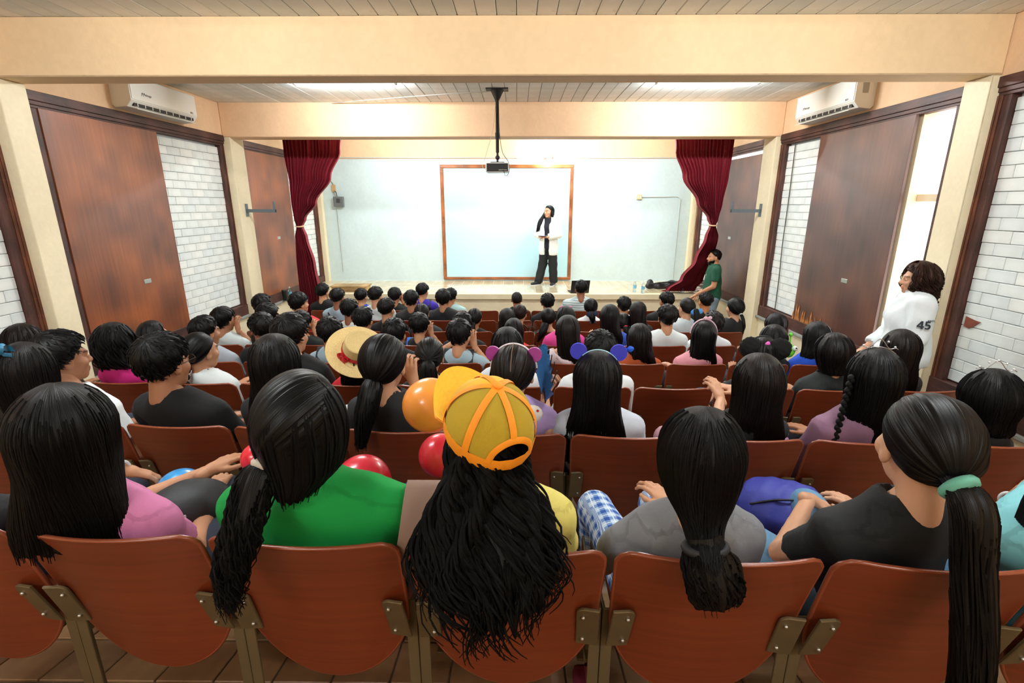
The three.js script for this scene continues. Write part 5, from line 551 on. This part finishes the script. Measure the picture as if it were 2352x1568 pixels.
// ---------------------------------------------------------------- worn and held things
const atHead = (id, x, y, z) => V(x, y, z).applyMatrix4(who[id].H).applyMatrix4(who[id].root.matrixWorld);
for (const k in who) who[k].root.updateMatrixWorld();
function headThing(id, name, label, cat) { const g = thing(name, label, cat); g.applyMatrix4(who[id].root.matrixWorld.clone().multiply(who[id].H)); return g; }   // in the head's own axes: back of the head is +z
function ribbon(pts, w, th = .002, axis = V(0, 0, 1)) { const cv = new THREE.CatmullRomCurve3(pts), rows = [], n = 18; for (let j = 0; j <= n; j++) { const p = cv.getPoint(j / n), t = cv.getTangent(j / n), s = V().crossVectors(t, axis).normalize(), nn = V().crossVectors(s, t).normalize(); rows.push([[-1, -1], [1, -1], [1, 1], [-1, 1], [-1, -1]].map(([a, b]) => p.clone().addScaledVector(s, a * w / 2).addScaledVector(nn, b * th / 2))); } return grid(rows, true); }
function bow(parent, p, size, m, tails = 1, tilt = 0) { const g = new THREE.Group(); g.name = 'bow'; g.position.copy(p); g.rotation.z = tilt; parent.add(g); for (const s of [-1, 1]) { const L = []; for (let i = 0; i <= 12; i++) { const a = i / 12 * Math.PI * 2; L.push(V(s * size * (.5 - .5 * Math.cos(a)) * 1.0, Math.sin(a) * size * .12 + size * .05, Math.sin(a) * size * .32)); } const rows = L.map((q, i) => { const w = size * (.16 + .3 * Math.sin(Math.PI * Math.min(1, Math.abs(q.x) / size))); return [V(q.x, q.y - w, q.z), V(q.x, q.y - w * .3, q.z + .004), V(q.x, q.y + w * .3, q.z + .004), V(q.x, q.y + w, q.z)]; }); mesh('loop', grid(rows, s < 0), m, g); if (tails) mesh('tail', ribbon([V(0, 0, .006), V(s * size * .22, -size * .5 * tails, .012), V(s * size * .32, -size * 1.3 * tails, .008), V(s * size * .42, -size * 1.9 * tails, .012)], size * .3, .0025), m, g); } mesh('knot', new THREE.SphereGeometry(size * .17, 10, 8).scale(1, 1.2, 1), m, g); return g; }
const DS = { side: THREE.DoubleSide };
{ // yellow trucker cap
  const g = headThing('cap', 'trucker_cap', 'yellow trucker cap with mesh back over the curly hair', 'cap'); g.rotateY(27 * RAD); g.rotateX(21 * RAD); g.translateY(.008); g.scale.multiplyScalar(.94);
  const yel = mat([250, 190, 40], .7, { map: per(T.paint, .2), ...DS }), net_ = mat([194, 162, 38], .85, { bumpMap: per(T.cloth, .06), bumpScale: .001, ...DS }), org = mat([250, 152, 24], .65), R = [.105, .122, .119], cy = .012, pt = (az, el, o = 0) => V(Math.sin(az) * Math.cos(el) * (R[0] + o), cy + Math.sin(el) * (R[1] + o) + .004, Math.cos(az) * Math.cos(el) * (R[2] + o) + .01);
  const hole = (az, el) => Math.abs(az) < .52 && el < .44 * Math.sqrt(Math.max(0, 1 - (az / .52) ** 2)) && el > .0;
  const patch = (a0, a1, name, m, lower, cut) => { const n = 14, k = 16, pos = [], uv = [], ix = []; for (let j = 0; j <= k; j++) for (let i = 0; i <= n; i++) { const az = mix(a0, a1, i / n), el = mix(lower, Math.PI / 2 - .02, j / k), o = .004 * Math.sin(i / n * Math.PI), p = pt(az, el, o); pos.push(p.x, p.y, p.z); uv.push(az * .1, el * .1); } for (let j = 0; j < k; j++) for (let i = 0; i < n; i++) { if (cut && hole(mix(a0, a1, (i + .5) / n), mix(lower, Math.PI / 2 - .02, (j + .5) / k))) continue; const a = j * (n + 1) + i, b = a + 1, c = a + n + 1, d = c + 1; ix.push(a, b, c, b, d, c); } const q = new THREE.BufferGeometry(); q.setAttribute('position', new THREE.Float32BufferAttribute(pos, 3)); q.setAttribute('uv', new THREE.Float32BufferAttribute(uv, 2)); q.setIndex(ix); q.computeVertexNormals(); return mesh(name, q, m, g); };
  const P3 = Math.PI / 3;
  for (let i = 0; i < 6; i++) { const a0 = -Math.PI + i * P3, back = i >= 1 && i <= 4; patch(a0, a0 + P3, back ? 'mesh_panel' : 'front_panel', back ? net_ : yel, -.12, i === 2 || i === 3); }
  for (let i = 0; i < 6; i++) { const az = -Math.PI + i * P3, pts = []; for (let j = 0; j <= 12; j++) { const el = mix(i === 3 ? .46 : -.12, Math.PI / 2, j / 12); pts.push(pt(az, el, .0045)); } mesh('seam_tape', ribbonOn(pts, .017), org, g); }
  function ribbonOn(pts, w) { const cv = new THREE.CatmullRomCurve3(pts), rows = []; for (let j = 0; j <= 20; j++) { const p = cv.getPoint(j / 20), tn_ = cv.getTangent(j / 20), nn = p.clone().sub(V(0, cy, .01)).normalize(), s = V().crossVectors(tn_, nn).normalize(); rows.push([-1, -.5, .5, 1].map((a) => p.clone().addScaledVector(s, a * w / 2).addScaledVector(nn, .0025 * (1 - a * a)))); } const q = grid(rows, true); return q; }
  org.side = THREE.DoubleSide;
  { const pts = []; for (let j = 0; j <= 40; j++) pts.push(pt(-Math.PI + j / 40 * Math.PI * 2, -.05, .004)); mesh('sweat_band', ribbonOn(pts, .034), org, g); const arch = []; for (let j = 0; j <= 20; j++) { const a = mix(-.54, .54, j / 20); arch.push(pt(a, .46 * Math.sqrt(Math.max(0, 1 - (a / .54) ** 2)) + .01, .005)); } mesh('arch_tape', ribbonOn(arch, .016), org, g); }
  mesh('button', new THREE.SphereGeometry(.012, 12, 8).scale(1, .5, 1).translate(0, pt(0, Math.PI / 2, .008).y, .01), org, g);
  { const rows = []; for (let j = 0; j <= 10; j++) { const row = [], f = j / 10; for (let i = 0; i <= 24; i++) { const a = mix(-1.15, 1.15, i / 24), b = pt(Math.PI + a, -.04, .002), out = .115 * Math.cos(a * 1.1) * f; row.push(V(b.x * (1 + .12 * f), b.y - .02 * f * (a / 1.15) ** 2 + .012 * f, b.z - out)); } rows.push(row); } mesh('brim', grid(rows, false), yel, g); mesh('brim_underside', grid(rows.map((r) => r.map((p) => V(p.x, p.y - .005, p.z))), true), org, g); }
}
{ // straw hat
  const g = headThing('r3d', 'straw_hat', 'wide-brimmed straw hat with a red ribbon bow', 'hat'); g.rotateZ(-.2); g.rotateX(.72); g.translateY(.055); g.translateZ(.0); const m = mat([238, 214, 156], .8, { map: rep(T.straw, 3, 2), bumpMap: rep(T.straw, 3, 2), bumpScale: .001, ...DS }), red = mat([196, 26, 40], .6, DS);
  const b = lathe([[.0, .104], [.05, .105], [.072, .112], [.082, .116], [.089, .108], [.096, .03], [.1, .012], [.12, .006], [.165, .0], [.19, .006], [.194, .004], [.19, .001], [.16, -.006], [.1, .0]], 56); mesh('hat_body', b, m, g); mesh('hat_band', lathe([[.1, .014], [.0985, .044], [.0955, .044], [.097, .014]], 48), red, g); bow(g, V(-.085, .03, .075), .045, red, .6, .3).rotation.y = -.8;
}
function ears(id, label, r, dx, dy, dz, m, tilt = .25, sphere = false) { const g = headThing(id, 'ear_headband', label, 'headband'); const band = []; for (let i = 0; i <= 20; i++) { const a = mix(-1.5, 1.5, i / 20); band.push(V(Math.sin(a) * .1, .02 + Math.cos(a) * .114, .0)); } mesh('band', new THREE.TubeGeometry(new THREE.CatmullRomCurve3(band), 30, .0045, 6), sphere ? M.black : m.band || m.ear, g); for (const s of [-1, 1]) { const q = sphere ? (() => { const e = new THREE.SphereGeometry(r, 28, 20), p = e.attributes.position; for (let i = 0; i < p.count; i++) { const v = V().fromBufferAttribute(p, i), f = 1 + .1 * (noise(v.x * 160 + 9, v.y * 160, v.z * 160) - .5) * 2; p.setXYZ(i, v.x * f, v.y * f, v.z * f * .7); } e.computeVertexNormals(); return e; })() : (() => { const e = new THREE.CylinderGeometry(r, r, .012, 32); e.rotateX(Math.PI / 2); return e; })(); const e = mesh('ear', q, m.ear, g); e.position.set(s * dx, dy, dz); e.rotation.z = -s * tilt; } return g; }
ears('r2f', 'headband with two glittery pink round ears', .032, .09, .09, .005, { ear: mat([206, 96, 190], .35, { map: rep(T.glitter, 1, 1), metalness: .2 }), band: mat([226, 214, 220], .5) });
{ const g = ears('r2g', 'headband with two plain blue round ears', .036, .085, .125, -.005, { ear: mat([66, 66, 204], .8), band: mat([160, 206, 216], .5) }); bow(g, V(.12, .13, -.03), .03, mat([34, 96, 214], .5, DS), 0, .3); }
{ const g = ears('r3k', 'headband with two fluffy black pompom ears and a pink bow', .066, .082, .07, .05, { ear: mat([8, 8, 9], 1, { sheen: .3 }) }, 0, true); const pk = mat([214, 90, 184], .4, DS); bow(g, V(0, .085, .075), .035, pk, 0, 1.3); }
{ const g = headThing('r4k', 'bow_headband', 'pale pink headband with a small bow', 'headband'), m = mat([232, 190, 204], .5, DS); const band = []; for (let i = 0; i <= 20; i++) { const a = mix(-1.6, 1.6, i / 20); band.push(V(Math.sin(a) * .104, .02 + Math.cos(a) * .118, -.01)); } mesh('band', new THREE.TubeGeometry(new THREE.CatmullRomCurve3(band), 30, .006, 6), m, g); bow(g, V(.02, .145, -.01), .034, m, 0, .1); }
function tiara(id, label, z = -.005) { const g = headThing(id, 'tiara', label, 'tiara'), m = mat([196, 196, 200], .25, { metalness: .9 }); const arc = (r, y0, h) => { const p = []; for (let i = 0; i <= 24; i++) { const a = mix(-.75, .75, i / 24); p.push(V(Math.sin(a) * r, y0 + Math.cos(a) * .118 + h * (.5 + .5 * Math.cos(a * 4.1 * 2)) * Math.cos(a), z)); } return new THREE.TubeGeometry(new THREE.CatmullRomCurve3(p), 60, .0018, 5); }; mesh('base_wire', arc(.1, .02, 0), m, g); mesh('scroll_wire', arc(.1, .024, .028), m, g); for (let i = -2; i <= 2; i++) { const a = i * .3, e = mesh('stone', new THREE.SphereGeometry(.0045, 8, 6), mat([230, 232, 236], .1, { metalness: .4 }), g); e.position.set(Math.sin(a) * .1, .055 + Math.cos(a) * .118 - Math.abs(i) * .006, z); } }
tiara('r2i', 'silver wire tiara on the long black hair'); tiara('r2j', 'silver wire tiara on the rounded black bob');
bow(who.r6n.hair, V(.05, -.02, .135).applyMatrix4(who.r6n.H), .075, mat([84, 158, 226], .5, DS), .95, .1);
bow(who.r7k.hair, V(.03, -.06, .15).applyMatrix4(who.r7k.H), .085, mat([34, 44, 66], .6, DS), .8, .1);
{ const g = thing('card_bow', 'white bow printed with red hearts behind the lavender top', 'bow', atHead('r2f', .055, -.115, .13)); const m = mat([238, 232, 226], .5, DS); bow(g, V(0, 0, 0), .085, m, .45, -.45); for (const [x, y] of [[-.05, .03], [-.03, -.0], [.045, -.03], [.06, .01], [.03, -.04], [-.06, -.0]]) { const h = mesh('red_print', new THREE.CircleGeometry(.006, 10), mat([190, 40, 60], .6, DS), g); h.position.set(x, y, .032); } }
{ const g = headThing('r2a', 'hair_bow', 'glittery teal bow clipped on the brown hair', 'hair bow'); bow(g, V(.0, .1, .085), .05, mat([48, 150, 176], .35, { map: rep(T.glitter, 1, 1), ...DS }), .5, 1.2); }
for (const [x, l] of [[-.05, 1], [.05, 1]]) { mesh('hair_clip', new THREE.SphereGeometry(.011, 10, 8).scale(1, 1, .7).translate(x, .12, 0).applyMatrix4(who.r5i.H), mat([244, 130, 190], .4), who.r5i.hair); }
// straps, chains, prints and bracelets
// where the cloth of a shirt lies at (x, y): its rearmost or foremost z, or its top
function onShirt(q, x, y, want) { const a = q.shirt.geometry.attributes.position; let best = want === 'z-' ? 9 : -9; for (let i = 0; i < a.count; i++) { if (Math.abs(a.getX(i) - x) > .02) continue; if (want === 'y') { best = Math.max(best, a.getY(i)); continue; } if (Math.abs(a.getY(i) - y) > .02) continue; best = want === 'z-' ? Math.min(best, a.getZ(i)) : Math.max(best, a.getZ(i)); } return Math.abs(best) > 5 ? 0 : best; }
function strapX(id, col, side, wd = .045, reach = .3) { const q = who[id], { sy, o } = q, m = clothM(col, .7); for (const s of side) { const x = o.hx * .6 + s * .105, top = onShirt(q, x, 0, 'y'), b = (d) => V(x, sy - d, onShirt(q, x, sy - d, 'z+') + .004), f = (d) => V(x, sy - d, onShirt(q, x, sy - d, 'z-') - .004), cv = new THREE.CatmullRomCurve3([f(.16), f(.08), V(x, top + .004, (b(0).z + f(.03).z) / 2), b(.01), b(.06), b(.13), b(.2), b(reach)]), rows = []; for (let j = 0; j <= 30; j++) { const p = cv.getPoint(j / 30), t = cv.getTangent(j / 30), nn = V().crossVectors(t, V(1, 0, 0)).normalize(); rows.push([[-1, 0], [-1, 1], [1, 1], [1, 0], [-1, 0]].map(([a, c]) => V(p.x + a * wd / 2, p.y, p.z).addScaledVector(nn, -c * .009 + .004))); } mesh('bag_strap', grid(rows, true), m, q.shirt); } }
strapX('r4g', [36, 38, 42], [-1, 1], .055); strapX('r4e', [38, 40, 44], [-1, 1], .055); strapX('r5f', [34, 108, 206], [-1, 1], .06); strapX('r8d', [30, 32, 40], [1], .05);
{ const q = who.r7a; mesh('cross_strap', tube([[-.12, -.02], [-.09, .02], [-.04, .08], [.02, .15], [.08, .22], [.13, .29]].map(([x, d]) => V(x, q.sy - d, onShirt(q, x, q.sy - d, 'z+') + .004)), .011, 30, 6), M.black, q.shirt); }
{ const q = who.r5c, t = new THREE.TorusGeometry(.075, .0025, 6, 28); t.rotateX(Math.PI / 2 + .3); t.translate(q.neckC.x, q.sy + .045, q.neckC.z); mesh('neck_chain', keep(t), mat([196, 160, 90], .3, { metalness: .8 }), q.root); }
{ const q = who.r4g, t = mesh('strap_lettering', text('MATERIAL', .016, .002), mat([210, 214, 216], .7), q.shirt); t.position.set(q.o.hx * .5, q.sy - .1, onShirt(q, q.o.hx * .5, q.sy - .1, 'z+') + .008); mesh('cross_band', bx(-.1, .1, -.018, .018, -.004, .0), clothM([36, 38, 42], .7), t); }
{ const q = who.r7i, sh = new THREE.Shape(); for (let i = 0; i < 10; i++) { const r = i % 2 ? .03 : .075, a = i / 10 * Math.PI * 2 + .3; i ? sh.lineTo(Math.cos(a) * r, Math.sin(a) * r) : sh.moveTo(Math.cos(a) * r, Math.sin(a) * r); } const t = mesh('star_print', new THREE.ExtrudeGeometry(sh, { depth: .003, bevelEnabled: false }), M.dark, q.shirt); t.position.set(q.o.hx * .5 + .07, q.sy - .07, onShirt(q, q.o.hx * .5 + .07, q.sy - .07, 'z+') + .004); }
for (const [id, u, v, Z, col] of [['offLeft', 280, 1079, 1.6, [232, 236, 232]], ['offRight', 2322, 1150, 1.57, [230, 232, 230]]]) { const t = new THREE.TorusGeometry(.03, .006, 8, 22); t.rotateY(Math.PI / 2 + (id === 'offLeft' ? -.2 : .7)); const p = who[id].root.worldToLocal(at(u, v, Z)); t.translate(p.x, p.y, p.z); mesh('bracelet', keep(t), mat(col, .4), who[id].root); }
{ const q = who.cap, m = clothM([150, 122, 108]), x = q.o.hx * .6 - .15, top = onShirt(q, x, 0, 'y'), b = (d) => V(x - .25 * d, q.sy - d, onShirt(q, x, q.sy - d, 'z+') + .012), cv = new THREE.CatmullRomCurve3([V(x, q.sy - .08, onShirt(q, x, q.sy - .08, 'z-') - .006), V(x, top + .012, q.o.hz * .5), b(.02), b(.1), b(.17), b(.24)]), rows = []; for (let j = 0; j <= 20; j++) { const p = cv.getPoint(j / 20), t = cv.getTangent(j / 20), nn = V().crossVectors(t, V(1, 0, 0)).normalize(); rows.push([[-1, 0], [-1, 1], [1, 1], [1, 0], [-1, 0]].map(([a, c]) => V(p.x + a * .075, p.y, p.z).addScaledVector(nn, -c * .01))); } mesh('overall_strap', grid(rows, true), m, q.shirt); }
// balloons
const ballG = (() => { const pts = []; for (let i = 0; i <= 22; i++) { const a = i / 22 * Math.PI; pts.push([Math.sin(a) * (1 + .0 * Math.cos(a)) * (a < 1.57 ? 1 : 1 - .08 * (a - 1.57)), Math.cos(a) * (a < 1.57 ? 1 : 1.14)]); } pts.reverse(); return lathe(pts.map(([x, y]) => [Math.max(x, 0), y]), 36); })();
function balloon(u, v, Z, rpx, col, label, rot = [0, 0, 0]) { const p = at(u, v, Z), d = p.clone().sub(camera.position).dot(cF), r = rpx * d / CAM.f, g = thing('balloon', label, 'balloon', p); mesh('skin', ballG, mat(col, .3, { clearcoat: .4, clearcoatRoughness: .15 }), g); mesh('knot', lathe([[0, -1.2], [.09, -1.24], [.05, -1.17], [.03, -1.12], [0, -1.12]], 12), mat(col, .4), g); g.scale.setScalar(r); g.rotation.set(...rot); }
balloon(988, 930, 1.55, 63, [255, 160, 66], 'orange balloon beside the yellow trucker cap', [.9, 0, .3]); balloon(834, 1108, 1.5, 64, [228, 44, 66], 'red balloon above the green tee shoulder', [.4, 0, -.4]); balloon(1012, 1045, 1.62, 50, [228, 50, 66], 'red balloon half hidden by the curly hair', [.2, 0, .6]); balloon(592, 1052, 1.45, 36, [228, 40, 56], 'small red balloon at the reaching fingertips', [0, 0, 1]); balloon(418, 1128, 1.66, 52, [52, 150, 214], 'sky blue balloon lying in a lap beside the pink tee', [0, 0, 1.4]);
{ // folding fan held by the girl in lavender
  const p = at(1249, 925, 2.2), g = thing('folding_fan', 'blue sequined folding fan held upright beside the lavender top', 'fan', p, -1.36), n = 16, a0 = 20 * RAD, a1 = 160 * RAD, rows = []; for (let j = 0; j <= 6; j++) { const row = []; for (let i = 0; i <= n * 2; i++) { const a = mix(a0, a1, i / (n * 2)), r = mix(.08, .29, j / 6); row.push(V(Math.cos(a) * r * .5, Math.sin(a) * r, (i % 2 ? .006 : -.006) * (.4 + j / 6))); } rows.push(row); } mesh('leaf', grid(rows, false), mat([60, 150, 200], .35, { map: rep(T.glitter, 2, 2), ...DS }), g); for (let i = 0; i <= n; i += 2) { const a = mix(a0, a1, i / n); mesh('rib', bx(-.003, .003, 0, .285, -.009, -.006), mat([40, 34, 30], .5), g).rotation.z = -(Math.PI / 2 - a) * -.55; } }
{ // periwinkle quilted backpack between the grey and the black tee
  const p = at(1795, 1165, 1.72), g = thing('backpack', 'periwinkle blue quilted backpack in a lap beside grey tee', 'backpack', p, -.3); const f = field([{ c: [0, -.02, 0], r: [.17, .1, .13] }, { c: [-.05, .03, -.02], r: [.1, .07, .09], k: .05 }, { c: [.06, .04, -.03], r: [.09, .05, .08], k: .05 }]); mesh('bag_body', muv(net((x, y, z) => f(x, y, z) + .006 * Math.abs(Math.sin((x + z * .6) * 42)) + .006 * (noise(x * 24, y * 24, z * 24) - .5), [-.22, -.16, -.18], [.22, .14, .18], .01)), clothM([58, 64, 156], .6), g); mesh('zip', tube([[-.13, .035, .07], [-.03, .075, .075], [.07, .07, .06], [.14, .0, .06]], .004, 30, 6), M.dark, g); mesh('strap', tube([[-.14, .0, .09], [-.17, -.05, .12], [-.12, -.1, .13]], .014, 16, 6), clothM([60, 66, 150], .6), g); }
{ const p = at(425, 1170, 1.5), g = thing('backpack', 'black backpack with white print in the lap beside the pink tee', 'backpack', p, .4); const f = field([{ c: [0, 0, 0], r: [.15, .085, .12] }, { c: [.03, .03, 0], r: [.1, .06, .09], k: .04 }]); mesh('bag_body', muv(net((x, y, z) => f(x, y, z) + .005 * (noise(x * 22, y * 22, z * 22) - .5), [-.2, -.12, -.16], [.2, .13, .16], .011)), clothM([34, 38, 40], .6), g); mesh('zip', tube([[-.12, .02, .07], [0, .082, .03], [.12, .03, .02]], .004, 24, 6), M.grey, g); const l = mesh('white_label', bx(-.05, .05, -.014, .014, 0, .004, .002), mat([220, 224, 222], .6), g); l.position.set(-.02, .03, .115); l.rotation.x = -.35; const k = mesh('white_badge', cyl([0, 0, 0], [0, 0, .005], .02, .02, 20), mat([226, 230, 230], .5), g); k.position.set(-.02, -.02, .122); }
{ const g = thing('frog_toy', 'bright green frog toy with white eyes beside the dark bob', 'toy', at(1812, 805, 4.0)); const m = mat([110, 214, 60], .6); mesh('toy_body', join([new THREE.SphereGeometry(.05, 16, 12).scale(1, 1.2, .8), cyl([0, .05, 0], [-.005, .13, 0], .007), new THREE.SphereGeometry(.016, 10, 8).translate(-.005, .14, 0)]), m, g); for (const s of [-1, 1]) { const e = mesh('eye', new THREE.SphereGeometry(.022, 12, 10), mat([240, 240, 240], .3), g); e.position.set(s * .028, .03, .035); const pu = mesh('pupil', new THREE.SphereGeometry(.008, 8, 6), M.black, e); pu.position.set(0, .005, .017); } }
{ const g = thing('burgundy_bag', 'burgundy bag straps lying on the tiles under a rear seat', 'bag', at(1385, 1545, 1.32).setY(floorY(1.32))); const m = clothM([110, 18, 46]); mesh('strap', tube([[-.03, .22, 0], [-.02, .1, .02], [.0, .03, .03], [.05, .01, .05]], .014, 24, 6), m, g); mesh('strap', tube([[-.05, .16, -.03], [-.03, .06, 0], [.03, .02, .02], [.09, .012, .04]], .012, 24, 6), m, g); mesh('pouch', bx(-.09, .03, 0, .07, -.12, .0, .02), m, g); mesh('tag', bx(-.03, .03, .012, .016, .02, .1, .001), mat([214, 218, 226], .6), g); }
{ const g = thing('paper_sheet', 'white printed paper on a lap beside the green tee', 'paper', at(797, 965, 2.3), .3); const s = mesh('sheet', bx(-.07, .07, 0, .004, -.1, .1), mat([238, 240, 236], .7), g); s.rotation.x = .5; }

{ // the low gathering of the grey tee's hair
  const q = who.grey, tipAt = V(0, .02 - .155, .15).applyMatrix4(q.H), t = new THREE.TorusGeometry(.036, .009, 8, 22); t.scale(1.25, .8, 1); t.rotateX(Math.PI / 2); t.translate(tipAt.x, tipAt.y, tipAt.z); mesh('hair_tie', keep(t), mat([24, 22, 24], .7), q.hair);
  mesh('hair_ends', join(tailHair([tipAt.clone().add(V(0, .02, -.01)), tipAt.clone().add(V(.005, -.025, .01)), tipAt.clone().add(V(.015, -.07, .03)), tipAt.clone().add(V(.02, -.12, .04))], .05, { locks: 120, n: 40, nt: 16, curl: .004, flat: .55, seed: 5, prof: (k) => .75 + .5 * sm(0, .5, k) - .35 * sm(.8, 1, k) })), hairM(DBR), q.hair);
}

// partings, a side braid, a pink streak
for (const [id, c] of [['r2f', [150, 120, 98]], ['r6e', [150, 126, 110]]]) { const pts = []; for (let i = 0; i <= 12; i++) { const a = mix(-.5, 1.35, i / 12); pts.push(skull(V(0, Math.cos(a), Math.sin(a)), .0175).applyMatrix4(who[id].H)); } mesh('parting', tube(pts, .0014, 24, 5), mat(c, .7), who[id].hair); }
{ const q = who.r2i, list = []; for (let i = 0; i < 26; i++) { const g = new THREE.SphereGeometry(.0115, 8, 6); g.scale(1, 1.25, 1); g.rotateZ(i % 2 ? .6 : -.6); const t = i / 26, v = V(-.105 - .03 * t + (i % 2 ? .004 : -.004), .02 - .36 * t, .075 + .02 * t).applyMatrix4(q.H); g.translate(v.x, v.y, v.z); list.push(g); } mesh('side_braid', join(list), hairM([28, 34, 36]), q.hair); }
{ const q = who.r5p, pts = []; for (let i = 0; i <= 10; i++) pts.push(V(.085 + .014 * Math.sin(i / 10 * 3), .07 - .26 * i / 10, .05).applyMatrix4(q.H)); mesh('pink_streak', join([-.012, 0, .012].map((d) => lock(pts.map((v) => v.clone().add(V(d, 0, -d * .6))), .007, .003, 5))), hairM([230, 150, 130]), q.hair); }
{ const g = thing('window_cord', 'thin dark cord hanging over the bricks of the gap window', 'cord'); mesh('cord', tube([[WR + .03, 3.29, -7.28], [WR + .035, 2.6, -7.26], [WR + .03, 1.9, -7.24], [WR + .04, 1.4, -7.22], [WR + .035, .98, -7.2]], .007, 40, 6), mat([70, 68, 62], .7), g); }
{ const w = scene.getObjectByName('window_5'), sh = new THREE.Shape(); sh.moveTo(-.05, -.045); sh.lineTo(.0, -.055); sh.lineTo(.05, -.02); sh.lineTo(.09, .02); sh.lineTo(.03, .025); sh.lineTo(-.05, .04); sh.closePath(); const m = mesh('exposed_patch', new THREE.ExtrudeGeometry(sh, { depth: .008, bevelEnabled: false }), mat([150, 84, 68], .9, { map: per(T.tile, .2) }), w); m.rotation.y = -Math.PI / 2; m.scale.x = 1; m.position.set(WR + .054, 1.51, -4.1); m.userData.label = 'terracotta chip where the white paint has broken off'; }
labelSeats();
renderer.render(scene, camera);
